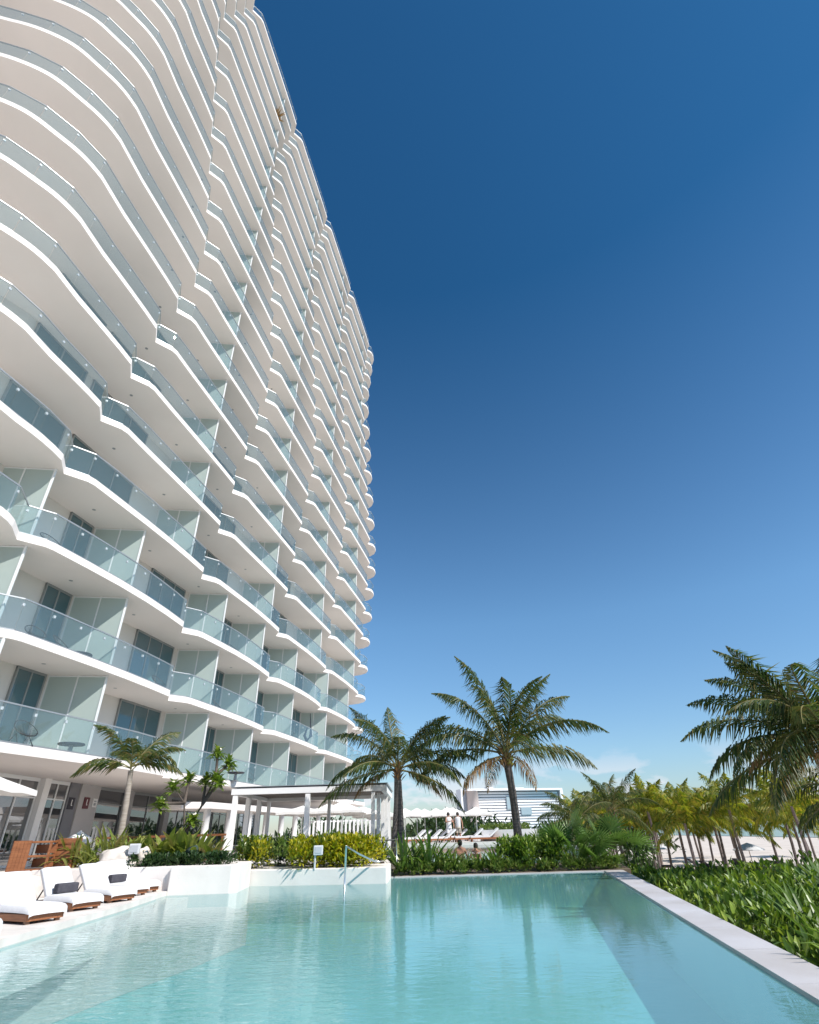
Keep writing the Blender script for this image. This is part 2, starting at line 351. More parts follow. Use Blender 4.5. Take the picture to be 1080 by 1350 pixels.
g.prism([(-5.5, 4), (-5.68, 9), (-5.95, 13), (-6.31, 16.2), (-6.33, 16.9), (-13, 17.6), (-16, 4), (-16, -9), (-5.4, -8)], BEACH, .09)
struct('pool_deck', g, M['deck'])
g = MB()
g.prism([(-9.6, 16.95), (-12.5, 3), (-40, 3), (-40, 110), (-1, 110), (-1, 24.0), (-2.2, 23.2), (-5.2, 19.9), (-9.4, 19.6)], BEACH, .42)
struct('terrace', g, M['deck'])
g = MB()
g.prism([(-.88, 20.29), (ledge_out(20.3)+.3, 20.31), (7.7, 25.2), (-.98, 25.2), (-.98, 23.9)], BEACH, .035)
struct('planting_bed', g, M['soil'])

# ------------------------------------------------------------------ the hotel tower
DD = 15.5; SL = .17556; P = .6456*DD
H = lambda k: EYE+(.14786+.21017*(k-1))*DD
fx = lambda dev, y: -DD+SL*y+dev
def base(k):
    if k <= 3: return .963+(.0 if k >= 2 else .0)
    if k <= 9: return .965+.0487*(k-3)
    if k == 10: return 1.258
    if k <= 16: return 1.258-.0497*(k-10)
    if k == 17: return .958
    return .958+.0497*(k-17)
tower = thing('hotel_tower', 'tall white hotel tower with rippling glass balconies left of the pool', 'building', (-16, 30, .42))
TI = Vector((16, -30, -.42))
CORNER = [(-27, 6.9), (-22.5, 7.6), (-19.5, 8.3), (-17.66, 8.89), (-16.5, 9.15), (-15.4, 9.61), (-14.75, 10.05), (-14.15, 10.8), (-13.7, 11.35), (-13.4, 11.9), (-13.2, 12.5)]
def smooth_pts(pts, it=1):
    for _ in range(it):
        q = [pts[0]]
        for a, b in zip(pts[:-1], pts[1:]):
            q += [(a[0]*.75+b[0]*.25, a[1]*.75+b[1]*.25), (a[0]*.25+b[0]*.75, a[1]*.25+b[1]*.75)]
        pts = q+[pts[-1]]
    return pts
CORNER = smooth_pts(CORNER, 2)
def edge(k):
    """plan outline of balcony slab k: rounded corner, saw-tooth bays, rounded far end"""
    if k == 1:
        pts = [(x+.35, y-.25) for x, y in CORNER]
        for y, d in ((15, .40), (17, .45), (19, .58), (20.5, .66), (22.2, .69), (24.0, .55), (24.9, .44), (25.7, -.1), (26.4, .10), (27.4, .14), (34, .14), (44, .14), (54, .14), (58.5, .1), (60, -.4), (61.2, -1.6), (61.8, -3)): pts.append((fx(d, y), y))
        return pts
    pts = list(CORNER); s0 = base(k)*DD
    bow = {2: .15, 3: .25, 4: .12}.get(k, .03)
    n0 = -1
    for n in range(n0, 5):
        s = s0+n*P
        if s < 13.4: 
            if s+1.5 > 13.4: pts.append((fx(.04, s+1.6), s+1.6))
            continue
        prev = max(13.0, s-P+1.5)
        for q in (.2, .4, .6, .8):
            y = prev+(s-prev)*q
            if y > pts[-1][1]+.3: pts.append((fx(bow*math.sin(math.pi*q)**1, y), y))
        pts += [(fx(-.02, s), s), (fx(-.56, s+.84), s+.84), (fx(-.05, s+1.42), s+1.42), (fx(.03, s+1.7), s+1.7)]
    s = s0+4*P+1.6
    pts += [(fx(.06, s+.6), s+.6), (fx(-.05, s+1.4), s+1.4), (fx(-.45, s+2.2), s+2.2), (fx(-1.2, s+2.9), s+2.9), (fx(-2.4, s+3.4), s+3.4), (fx(-4.2, s+3.7), s+3.7)]
    return pts
WALL_DEV = -2.33
wallpts = [(-30, 9.6)]+smooth_pts([(-21, 10.4), (-18.6, 11.1), (-17.0, 12.2), (-16.0, 13.3), (fx(WALL_DEV, 14.4), 14.4)], 1)+[(fx(WALL_DEV, 60.5), 60.5), (-16, 61.5), (-30, 61.5)]
g = MB(); g.prism([(p[0]+16, p[1]-30) for p in wallpts], H(1)+.15-.42, H(20)-.5-.42)
obj('wall', g, M['wallst'], tower)
GX = -15.6                                   # the ground floor stands back under the first slab
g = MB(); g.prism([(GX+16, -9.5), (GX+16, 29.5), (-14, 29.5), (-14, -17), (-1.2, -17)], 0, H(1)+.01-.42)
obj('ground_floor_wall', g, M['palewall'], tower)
TH = .27
def offs(pts, d):
    """shift an open plan polyline sideways (towards the building for d > 0)"""
    q = []
    for i, p in enumerate(pts):
        a = pts[max(0, i-1)]; b = pts[min(len(pts)-1, i+1)]
        tx, ty = b[0]-a[0], b[1]-a[1]; l = math.hypot(tx, ty) or 1
        q.append((p[0]-ty/l*d, p[1]+tx/l*d))
    return q
def panels(pts, step=1.27):
    """split a polyline into railing panels; a panel never spans a corner"""
    res = []
    for a, b in zip(pts[:-1], pts[1:]):
        l = math.hypot(b[0]-a[0], b[1]-a[1]); n = max(1, round(l/step))
        for i in range(n):
            res.append(((a[0]+(b[0]-a[0])*i/n, a[1]+(b[1]-a[1])*i/n), (a[0]+(b[0]-a[0])*(i+1)/n, a[1]+(b[1]-a[1])*(i+1)/n), l/n))
    return res
def simplify(pts, tol=.02):
    q = [pts[0]]
    for i in range(1, len(pts)-1):
        a, p, b = q[-1], pts[i], pts[i+1]
        ab = (b[0]-a[0], b[1]-a[1]); l = math.hypot(*ab) or 1
        if abs(ab[0]*(p[1]-a[1])-ab[1]*(p[0]-a[0]))/l > tol or math.hypot(p[0]-a[0], p[1]-a[1]) > 6: q.append(p)
    return q+[pts[-1]]
def resample(pts, step=1.25, sharp=.35):
    """even panels along each smooth run; runs meet at the sharp corners"""
    runs, cur = [], [pts[0]]
    for i in range(1, len(pts)-1):
        cur.append(pts[i]); a, p, b = pts[i-1], pts[i], pts[i+1]
        d = math.atan2(b[1]-p[1], b[0]-p[0])-math.atan2(p[1]-a[1], p[0]-a[0]); d = (d+math.pi) % (2*math.pi)-math.pi
        if abs(d) > sharp: runs.append(cur); cur = [pts[i]]
    cur.append(pts[-1]); runs.append(cur); res = [pts[0]]
    for r in runs:
        cum = [0]
        for a, b in zip(r[:-1], r[1:]): cum.append(cum[-1]+math.hypot(b[0]-a[0], b[1]-a[1]))
        n = max(1, round(cum[-1]/step)); j = 0
        for i in range(1, n+1):
            t = cum[-1]*i/n
            while j < len(cum)-2 and cum[j+1] < t: j += 1
            u = (t-cum[j])/max(1e-6, cum[j+1]-cum[j]); a, b = r[j], r[j+1]; res.append((a[0]+(b[0]-a[0])*u, a[1]+(b[1]-a[1])*u))
    return res
for k in range(1, 21):
    z = H(k)-.42; th = TH
    e_ = [(x+16, y-30) for x, y in edge(k)]
    poly = e_+[(-2, e_[-1][1]+.5), (-14, e_[-1][1]+.5), (-14, e_[0][1])]
    g = MB(); g.prism(poly, z, z+th)
    sl_ = obj('balcony_slab', g, M['stucco'], tower)
    zt = z+th
    rp = resample(offs(e_, .07))
    glass, rail, clip, shoe = MB(), MB(), MB(), MB()
    acc = 0
    for (a, b, l) in panels(rp):
        dx, dy = (b[0]-a[0])/l, (b[1]-a[1])/l; nx, ny = -dy*.008, dx*.008; gp = .008
        A0 = (a[0]+dx*gp, a[1]+dy*gp); B0 = (b[0]-dx*gp, b[1]-dy*gp)
        c1 = [(A0[0]-nx, A0[1]-ny), (B0[0]-nx, B0[1]-ny), (B0[0]+nx, B0[1]+ny), (A0[0]+nx, A0[1]+ny)]
        b0 = len(glass.v); glass.v += [(x, y, zt+.04) for x, y in c1]+[(x, y, zt+1.06) for x, y in c1]
        glass.f += [tuple(b0+i for i in f) for f in ((0, 1, 5, 4), (2, 3, 7, 6), (1, 2, 6, 5), (3, 0, 4, 7), (4, 5, 6, 7))]
        if l > .7: clip.box((a[0]+dx*.02+nx*3, a[1]+dy*.02+ny*3, zt+.90), (.085, .06, .085), math.atan2(dy, dx))
    for a, b in zip(rp[:-1], rp[1:]):
        rail.beam((a[0], a[1], zt+1.085), (b[0], b[1], zt+1.085), .045, .04)
        shoe.beam((a[0], a[1], zt+.025), (b[0], b[1], zt+.025), .07, .05)
    if 2 <= k <= 12:                         # recessed lights under the slab, one for each bay
        for y in (19.2, 23.1, 27.6, 32.4):
            g = MB(); g.tube([(fx(-1.25, y)+16, y-30, z-.006), (fx(-1.25, y)+16, y-30, z+.05)], .075, 10); obj('soffit_light', g, M['greymetal'], sl_)
    obj('glass_railing', glass, M['rail'], sl_); obj('handrail', rail, M['handrail'], sl_)
    obj('railing_clips', clip, M['greybox'], sl_)['kind'] = 'stuff'; obj('railing_shoe', shoe, M['greymetal'], sl_)

# privacy screens: two frosted panes in a slim frame, one mesh shared by all
def screen(hgt):
    pane, fr = MB(), MB()
    for x0, x1 in ((-2.10, -1.08), (-1.02, -.03)): pane.box(((x0+x1)/2, 0, hgt/2), (x1-x0, .02, hgt-.06))
    fr.box((0, 0, hgt/2), (.07, .07, hgt-.004)); fr.box((-1.05, 0, hgt/2), (.05, .05, hgt-.004)); fr.box((-2.10, 0, hgt/2), (.05, .05, hgt-.004)); fr.box((-1.05, 0, hgt-.045), (2.04, .044, .05))
    return pane.mesh('privacy_screen', M['frost']), fr.mesh('screen_frame', M['alu'])
SH = H(3)-H(2)-TH
pm, fm = screen(SH)
ANG = math.atan2(.3, 2.1)
def put_screen(k, y, dev=-.2):
    z = H(k)+TH-.42
    o = link('privacy_screen', pm, tower, (fx(dev, y)+16, y-30, z), ANG); link('screen_frame', fm, o)
for k in (1, 2, 3):
    for y in (16.25, 21.05, 28.8, 33.95, 39.7, 47.0, 53.0): put_screen(k, y, -.62 if y < 17 and k > 1 else -.2)
for k in range(4, 20):
    for y in (24.8, 34.85, 44.9, 54.95): put_screen(k, y, -.28)
# glazing: sliding doors and window walls standing just proud of the wall
def glazing(y0, y1, z0, z1, npan, frame=M['darkframe'], glass=M['door'], name='sliding_door', th=.09, dev=WALL_DEV, sill=0.0):
    fr, gl = MB(), MB(); a0 = math.atan2(1, SL); Lg = (y1-y0)*math.hypot(1, SL)
    zt = z1-z0
    fr.box((Lg/2, 0, zt-.045), (Lg, th, .09)); fr.box((Lg/2, 0, .035+sill), (Lg, th, .07))
    for i in range(npan+1): fr.box((min(max(Lg*i/npan, .035), Lg-.035), 0, zt/2), (.07, th-.006, zt-.012))
    gl.box((Lg/2, -.01, zt/2), (Lg-.04, .03, zt-.04))
    o = obj(name, fr, frame, tower, loc=(fx(dev, y0)+16+.05, y0-30, z0-.42), rz=a0); obj('glass_pane', gl, glass, o)
    return o
for k in (1, 2, 3):
    z0, z1 = H(k)+TH, H(k+1)-.003
    for y0, y1, n in ((19.31, 20.66, 2), (25.03, 28.12, 3), (32.4, 33.6, 2), (36.8, 39.4, 3), (44.6, 46.6, 2), (50, 52.6, 2)): glazing(y0, y1, z0, z1, n)
for k in range(4, 20):
    z0, z1 = H(k)+TH, H(k+1)-.003
    for b_ in (14.8, 24.8, 34.85, 44.9):
        glazing(b_+.35 if b_ > 15 else b_, b_+2.85, z0, z1, 2)
        glazing(b_+3.3, b_+7.4, z0, z1, 3, name='window_wall') if (k < 8 and b_ < 40) else None

# ground-floor shop front
zg0, zg1 = .42, H(1)-.003
def front(y0, y1, n, fm_=M['alu'], gm=M['shopglass'], name='shop_window'):
    fr, gl = MB(), MB(); Lg = y1-y0; zt = zg1-zg0
    fr.box((0, Lg/2, zt-.07), (.10, Lg, .13)); fr.box((0, Lg/2, .05), (.10, Lg, .09)); fr.box((.003, Lg/2, 2.35), (.09, Lg-.02, .05))
    for i in range(n+1): fr.box((0, min(max(Lg*i/n, .045), Lg-.045), zt/2), (.094, .07, zt-.012))
    gl.box((-.015, Lg/2, zt/2), (.05, Lg-.04, zt-.05))
    o = obj(name, fr, fm_, tower, loc=(GX+16+.05, y0-30, zg0-.42)); obj('glass_pane', gl, gm, o); return o
front(20.6, 24.35, 3); front(24.82, 26.5, 2); front(29.05, 31.8, 1, M['darkframe']); front(32.6, 36.9, 2, M['darkframe'], name='glass_door'); front(37.7, 46, 5, M['greymetal']); front(46.2, 58, 7, M['greymetal'])
def pier(y0, y1, m, name, depth=.22):
    g = MB(); Lg = y1-y0; g.box((0, Lg/2, (zg1-zg0)/2), (depth, Lg, zg1-zg0)); return obj(name, g, m, tower, loc=(GX+16+.04, y0-30, zg0-.42))
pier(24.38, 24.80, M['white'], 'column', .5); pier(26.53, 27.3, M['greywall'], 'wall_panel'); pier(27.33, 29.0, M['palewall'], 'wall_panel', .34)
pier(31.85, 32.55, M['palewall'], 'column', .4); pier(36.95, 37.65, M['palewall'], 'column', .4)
# wall plaques
def plaque(y, z, s, m, label, glyph=True):
    t = thing('wall_plaque', label, 'sign', (GX+(.16 if y < 27.3 else .235), y, z), math.pi/2)
    g = MB(); g.box((0, 0, 0), (s, .03, s)); obj('plate', g, m, t)
    g = MB()
    if glyph: g.box((0, -.02, .02), (s*.10, .012, s*.30)); g.tube([(0, -.018, s*.26), (0, -.028, s*.26)], s*.07, 8); g.box((s*.08, -.021, -s*.16), (s*.18, .012, s*.08))
    else: g.box((0, -.02, s*.18), (s*.5, .012, s*.16)); g.box((0, -.02, -s*.15), (s*.5, .012, s*.30))
    obj('pictogram', g, M['white'] if glyph else M['greymetal'], t)
plaque(27.95, EYE+1.53, .46, M['red'], 'small dark red square plaque on the pale pillar by the shop front')
plaque(28.68, EYE+1.56, .36, M['white'], 'tiny white square plaque beside the dark red plaque', False)
plaque(26.85, EYE+1.47, .46, M['cushion'], 'black square plaque on the dark grey wall panel')

# balcony furniture: cord lounge chairs
def cord_chair():
    t = thing('balcony_chair', '', 'chair')
    fr, seat = MB(), MB()
    ring = [Vector((.40*math.cos(a), .0, 0))*0 for a in (0,)]
    pts = []
    for i in range(25):
        a = 2*math.pi*i/24
        u, v = .36*math.sin(a), .44*math.cos(a)          # egg outline on a tilted plane
        pts.append((u*(1-.15*math.cos(a)), -.05+v*.62, .52+v*.80*.72))
    fr.tube(pts, .016, 6, False)
    hub = Vector((0, -.02, .36))
    for i in range(0, 24): fr.tube([hub, pts[i]], .005, 4, False)
    for sx in (-1, 1): fr.tube([(sx*.25, -.28, .0), (sx*.2, .0, .34), (sx*.25, .3, .0)], .013, 6, False)
    obj('frame', fr, M['black'], t)
    seat.lathe([(.0, .352), (.10, .36), (.12, .375), (.0, .38)], (0, -.02, 0), 10); obj('seat_pad', seat, M['cushion'], t)
    return t
ch = cord_chair(); used = False
for k, y, dv, rz, lab in ((3, 17.2, -.85, 1.2, 'black cord chair behind the glass of the third balcony floor'), (2, 18.0, -.9, 1.1, 'left black cord chair of the pair on the second balcony floor'),
                          (2, 19.2, -.95, 1.6, 'right black cord chair of the pair on the second balcony floor'), (2, 25.2, -.9, 1.3, 'black cord chair before the three-pane window on the second balcony floor'),
                          (1, 17.6, .2, 1.2, 'black cord chair above the shop front on the lowest balcony')):
    loc = (fx(dv, y), y, H(k)+TH+.002)
    if not used: o = ch; o.location = loc; o.rotation_euler = (0, 0, rz); used = True
    else: o = dup(ch, loc, rz)
    o['label'] = lab; o['group'] = 'cord chairs on the balconies'
FL = ['lowest', 'second', 'third', 'fourth', 'fifth', 'sixth', 'seventh', 'eighth', 'ninth', 'tenth', 'eleventh']
for k, y, dv, bay in ((1, 22.6, -.2, 'middle'), (1, 34.9, -.6, 'right-hand'), (2, 30.4, -.8, 'middle'), (2, 41.0, -.8, 'right-hand'), (3, 22.4, -.8, 'middle'), (3, 31.0, -.7, 'right-hand'), (4, 25.6, -1.0, 'middle'), (4, 36.0, -.5, 'right-hand'),
                      (5, 25.7, -1.2, 'middle'), (6, 35.6, -.6, 'right-hand'), (7, 25.4, -.6, 'middle'), (8, 25.5, -.5, 'middle'), (9, 35.5, -.5, 'right-hand'), (10, 25.3, -.4, 'middle')):
    o = dup(ch, (fx(dv, y), y, H(k)+TH+.002), rnd(.6, 2.2), 'black cord chair by a frosted screen on the %s balcony floor, %s part' % (FL[k-1], bay)); o['group'] = 'cord chairs on the balconies'
# hanging hammock chair on a right-hand balcony
g = MB(); zb = H(2)+TH; y = 45.2; x = fx(-.9, y)
g.tube([(x, y, zb+2.6), (x+.1, y, zb+1.5), (x+.16, y, zb+.9), (x-.1, y-.15, zb+.5), (x-.3, y-.2, zb+.9), (x-.15, y-.1, zb+1.5)], [.02, .05, .14, .2, .12, .03], 8)
o = obj('hammock', g, M['navy'], smooth=True); tag(o, 'dark folded hammock hanging on a low right-hand balcony', 'hammock')
# terrace-level dark planter tubs behind screens
def tub(x, y, z, label):
    t = thing('balcony_table', label, 'table', (x, y, z), 0, 'low dark tables on the balconies')
    g = MB(); g.lathe([(0, .36), (.42, .36), (.44, .39), (.42, .42), (0, .42)], n=20); obj('tabletop', g, M['cushion'], t)
    g = MB(); g.lathe([(.20, 0), (.08, .04), (.07, .355)], n=12); obj('pedestal', g, M['greymetal'], t)
tub(fx(-1.0, 20.4), 20.4, H(2)+TH+.002, 'low round dark table by the screen on the second balcony floor')
tub(fx(-.2, 20.2), 20.2, H(1)+TH+.002, 'low round dark table by the left screen of the lowest balcony')
tub(fx(.3, 31.5), 31.5, H(1)+TH+.002, 'low round dark table in the middle of the lowest balcony')
# withered plant high up
t = thing('potted_plant', 'brown withered potted plant on a balcony near the roof', 'plant', (fx(-.35, 24.0), 24.0, H(18)+TH))
g = MB(); g.lathe([(0, 0), (.2, 0), (.28, .4), (.24, .4), (.0, .36)], n=12); obj('pot', g, M['cushion'], t)
g = MB()
for i in range(120):
    a = rnd(0, 6.28); el = rnd(.2, 1.4); l = rnd(.5, 1.25); d = Vector((math.cos(a)*math.cos(el), math.sin(a)*math.cos(el), math.sin(el)))
    p0 = Vector((0, 0, .35)); p1 = p0+d*l; s_ = d.cross(Vector((0, 0, 1))).normalized()*.05
    g.face([p0-s_*.3, p0+(p1-p0)*.6-s_, p1, p0+(p1-p0)*.6+s_])
obj('leaves', g, M['dead'], t)

# ------------------------------------------------------------------ plants
def leaf(g, p, d, l, w, up=Vector((0, 0, 1)), fold=.18, droop=0.0):
    """one pointed leaf from p along d, folded slightly along its midrib"""
    d = d.normalized(); s = d.cross(up)
    s = Vector((1, 0, 0)) if s.length < 1e-3 else s.normalized()
    n = s.cross(d)
    m_ = p+d*l*.5+n*0.0; t = p+d*l-Vector((0, 0, droop*l))
    b = len(g.v); g.v += [tuple(p), tuple(m_+s*w/2+n*w*fold), tuple(t), tuple(m_-s*w/2+n*w*fold), tuple(m_)]
    g.f += [(b, b+1, b+4), (b+1, b+2, b+4), (b+4, b+2, b+3), (b, b+4, b+3)]
def strap(g, p, az, el, l, w, bend, n=5):
    """arching strap leaf"""
    pts = []; q = Vector(p); a = el
    for i in range(n+1):
        pts.append(q.copy()); q = q+Vector((math.cos(az)*math.cos(a), math.sin(az)*math.cos(a), math.sin(a)))*l/n; a -= bend/n*(.5+i/n)
    s = Vector((-math.sin(az), math.cos(az), 0)); rows = []
    for i, pt in enumerate(pts):
        t = i/n; ww = w*(.55+.9*t if t < .5 else 1-((t-.5)*2)**2*.96)/1.0
        rows.append([pt-s*ww/2+Vector((0, 0, ww*.18)), pt, pt+s*ww/2+Vector((0, 0, ww*.18))])
    g.quadstrip(rows)
def frond(g, L_, el0, bend, nleaf=46, ll=.75, lw=.045, hang=.55, rach=None, side_bias=0.0, az=0.0, p0=Vector((0, 0, 0))):
    """pinnate palm frond along azimuth az; leaflets go into g, rachis into rach"""
    n = 14; pts = []; tang = []; q = Vector(p0); a = el0
    for i in range(n+1):
        d = Vector((math.cos(az)*math.cos(a), math.sin(az)*math.cos(a), math.sin(a)))
        pts.append(q.copy()); tang.append(d); q = q+d*L_/n; a -= bend/n*(.35+1.3*i/n)
    if rach is not None: rach.tube(pts, [.035*(1-.85*i/n)*(L_/3.2) for i in range(n+1)], 5)
    sd = Vector((-math.sin(az), math.cos(az), 0))
    for j in range(nleaf):
        t = .14+.86*(j+rnd(-.3, .3))/nleaf
        t = min(max(t, .1), .995); fi = t*n; i = min(int(fi), n-1); f_ = fi-i
        p = pts[i].lerp(pts[i+1], f_); d = tang[i].lerp(tang[i+1], f_).normalized()
        up = sd.cross(d)*-1
        prof = (math.sin(math.pi*min(1, .18+.82*t))**.6)*(1 if t < .7 else 1-.55*(t-.7)/.3)
        l = ll*prof*rnd(.85, 1.12)
        if l < .05: continue
        for sg in (-1, 1):
            dir1 = (d*(.62+.65*t)+sd*sg*rnd(.55, .95)+up*-1*rnd(-.15, .3)).normalized()
            if up.z < 0: pass
            h_ = hang*rnd(.7, 1.3)
            dir2 = (dir1*(1-h_*.8)+Vector((0, 0, -1))*h_).normalized()
            w = lw*rnd(.8, 1.2); a0 = p; a1 = p+dir1*l*.45; a2 = a1+dir2*l*.6
            wv = dir1.cross(Vector((0, 0, 1)).lerp(d, .5)).normalized()*w/2 if True else None
            wv = (d*.9+Vector((0, 0, .25))).normalized()*w/2
            b = len(g.v); g.v += [tuple(a0-wv*.6), tuple(a0+wv*.6), tuple(a1+wv), tuple(a1-wv), tuple(a2)]
            g.f += [(b, b+1, b+2, b+3), (b+3, b+2, b+4)]
def frond_set(kind, m):
    """a few frond meshes for each reach: upright, spreading, drooping"""
    res = {}
    for cls, el0, bend in (('up', 1.27, .85), ('up2', 1.16, 1.2), ('mid', .82, 1.55), ('mid2', .55, 1.6), ('low', .22, 1.45), ('low2', -.12, 1.15)):
        lst = []
        for v in range(3):
            gl, gr = MB(), MB()
            frond(gl, 1.0*kind['L']*rnd(.92, 1.08), el0+rnd(-.07, .07), bend*rnd(.85, 1.15), kind['n'], kind['ll'], kind['lw'], kind['hang'], gr)
            lst.append((gl.mesh('frond', m), gr.mesh('midrib', M['rib'])))
        res[cls] = lst
    return res
M['rib'] = surf('palm_rib', (.16, .15, .05), .5, c2=(.20, .16, .06), scale=3)
COCO = dict(L=3.7, n=80, ll=.92, lw=.046, hang=.72)
coco_set = frond_set(COCO, M['coco'])
dead_set = frond_set(dict(L=2.4, n=46, ll=.62, lw=.05, hang=.85), M['dead'])
def palm(name, label, base_, top, spec, r0=.17, r1=.13, group=None, fs=None, scale=1.0, tm=None, boots=True, nuts=False, dead=()):
    b, t_ = Vector(base_), Vector(top)
    t = thing(name, label, 'palm tree', b, 0, group)
    tr = MB(); h = t_-b; pts, rr = [], []
    for i in range(15):
        u = i/14; pts.append(h*u+Vector((math.sin(u*3.1)*.06*h.length*.3, 0, 0))); rr.append((r0*(1+.5*(1-u)**6)*(1-u)+r1*u)*(1+.05*math.sin(i*2.3)))
    tr.tube(pts, rr, 12); obj('trunk', tr, tm or M['trunk'], t, smooth=True)
    if boots:
        bo = MB()
        for i in range(26):
            a = i*2.4; z = h*(.86+.16*i/26); d = Vector((math.cos(a), math.sin(a), 1.1)).normalized()
            leaf(bo, z+Vector((math.cos(a), math.sin(a), 0))*r1*.8, d, rnd(.28, .5)*scale, .14*scale, fold=.3)
        obj('leaf_bases', bo, M['dead'], t)
    for cls, az in spec:
        me, mr = random.choice((fs or coco_set)[cls])
        o = link('frond', me, t, h+Vector((0, 0, rnd(-.05, .12))), az+rnd(-.12, .12)); o.rotation_euler.x = rnd(-.55, .55); o.scale = (scale,)*3; link('midrib', mr, o)
    for cls, az in dead:
        me, mr = random.choice(dead_set[cls]); o = link('dry_frond', me, t, h, az); o.scale = (scale,)*3; link('midrib', mr, o)
    if nuts:
        g = MB()
        for i in range(5):
            a = rnd(0, 6.28); c = h+Vector((math.cos(a)*.2, math.sin(a)*.2, -.22+rnd(-.1, .1)))
            g.lathe([(.001, -.11), (.07, -.08), (.1, 0), (.07, .08), (.001, .11)], c, 8)
        obj('coconuts', g, M['coconut'], t, smooth=True)
    return t
def spread(n_up, n_mid, n_low, a0=0.0):
    s = []; a = a0
    for cls, n in (('up', n_up//2+n_up % 2), ('up2', n_up//2), ('mid', n_mid//2+n_mid % 2), ('mid2', n_mid//2), ('low', n_low//2+n_low % 2), ('low2', n_low//2)):
        for i in range(n): s.append((cls, a)); a += 2.39996+rnd(-.15, .15)
    return s
# the tall palm beyond the far pool edge, and the twin-stemmed one left of it
palm('coconut_palm', 'tallest coconut palm beyond the far pool edge, before the distant hotel', (3.78, 24, .1), (3.66, 24, EYE+2.6),
     [('up', .1), ('up', 3.5), ('up', 2.5), ('up2', .5), ('up2', 2.95), ('up2', 5.6), ('up2', 4.3), ('mid', .45), ('mid', 2.75), ('mid', 1.5), ('mid2', 3.3), ('mid2', 5.6), ('low', .1), ('low', 3.05), ('low', 4.9)],
     r0=.15, r1=.15, scale=1.18, nuts=True, dead=(('low2', 3.7), ('low2', 5.0), ('low2', 4.2)))
palm('coconut_palm', 'twin-stemmed coconut palm beside the white pergola', (-.72, 24, -.0), (-.78, 24, EYE+2.2),
     [('up', 1.5), ('up', 4.0), ('up2', .4), ('up2', 3.4), ('up2', 5.3), ('mid', 1.0), ('mid', 3.1), ('mid', 4.7), ('mid2', .0), ('mid2', 2.5), ('low', 3.2), ('low', .3), ('low', 4.1), ('low', 5.7), ('low2', 3.5), ('low2', 6.1)],
     r0=.12, r1=.11, scale=.9, dead=(('low2', 3.2), ('low2', .1)))
_t = bpy.data.objects['coconut_palm.001']
g = MB(); g.tube([(-.30, 0, .05), (-.22, 0, 1.0), (-.12, 0, 2.2), (-.1, 0, EYE+2.25)], [.13, .11, .11, .1], 10); obj('trunk', g, M['trunk'], _t, smooth=True)
# slim Christmas palm before the hotel
xm_set = frond_set(dict(L=1.75, n=52, ll=.50, lw=.045, hang=.45), M['coco'])
palm('christmas_palm', 'slim pale-trunked palm standing before the shop front', (-8.62, 17.9, .5), (-8.72, 17.9, EYE+1.82),
     [('up2', 1.2), ('up2', 4.0), ('mid', .3), ('mid', 2.6), ('mid', 5.0), ('mid2', 3.3), ('mid2', 6.1), ('low', 3.7), ('low', .2), ('mid', 1.9)], r0=.10, r1=.075, fs=xm_set, tm=M['ptrunk'], boots=False)
# big palm at the right edge, growing on the slope below the pool edge
palm('coconut_palm', 'large dark coconut palm at the right edge, rising from the slope', (11.3, 15.3, zground(11.3, 15.3)), (10.95, 15.3, EYE+1.75),
     [('up', 2.4), ('up', 4.0), ('up', .9), ('up2', 2.9), ('up2', 3.6), ('up2', 5.2), ('mid', 2.7), ('mid', 3.35), ('mid', 4.1), ('mid', 1.5), ('mid2', 2.95), ('mid2', 3.9), ('low', 3.2), ('low', 2.6), ('low', 4.4), ('low', 5.6), ('mid2', .3), ('low2', 3.5), ('low', 3.7), ('low2', 2.8), ('low2', 4.3)], dead=(('low2', 3.3), ('low2', 3.9), ('low', 2.9), ('low2', 4.6)),
     r0=.2, r1=.17, scale=1.0)
palm('coconut_palm', 'coconut palm behind the large one at the right edge', (13.2, 17.0, zground(13.2, 17.0)), (12.9, 17.0, EYE+.35),
     [('up2', 2.4), ('up2', 4.0), ('mid', 3.0), ('mid', 1.3), ('mid2', 3.6), ('mid2', 2.6), ('mid2', 5.0), ('low', 3.2), ('low', 2.2), ('low', 4.2), ('low', .5)], r0=.16, r1=.12, scale=.8)

# beach palms: four crowns shared by all
beach_set = frond_set(dict(L=2.9, n=42, ll=.85, lw=.075, hang=.5), M['beach'])
def crown_mesh(v):
    gl = MB()
    for cls, az in spread(6, 7, 3, v*1.3):
        el0, bend = {'up': (1.3, .8), 'up2': (1.05, 1.2), 'mid': (.8, 1.5), 'mid2': (.5, 1.6), 'low': (.2, 1.4), 'low2': (-.1, 1.1)}[cls]
        frond(gl, rnd(2.5, 3.3), el0+rnd(-.15, .1), bend*rnd(.8, 1.3), 44, .95, .085, .62, None, az=az)
    return gl.mesh('crown', M['beach'])
crowns = [crown_mesh(v) for v in range(4)]
tr = MB(); tr.tube([(0, 0, -.3), (.02, 0, .6), (.1, .03, 1.8), (.12, .05, 2.8), (.05, .05, 3.6)], [.135, .11, .10, .095, .085], 9); btr = tr.mesh('trunk', M['btrunk'], True)
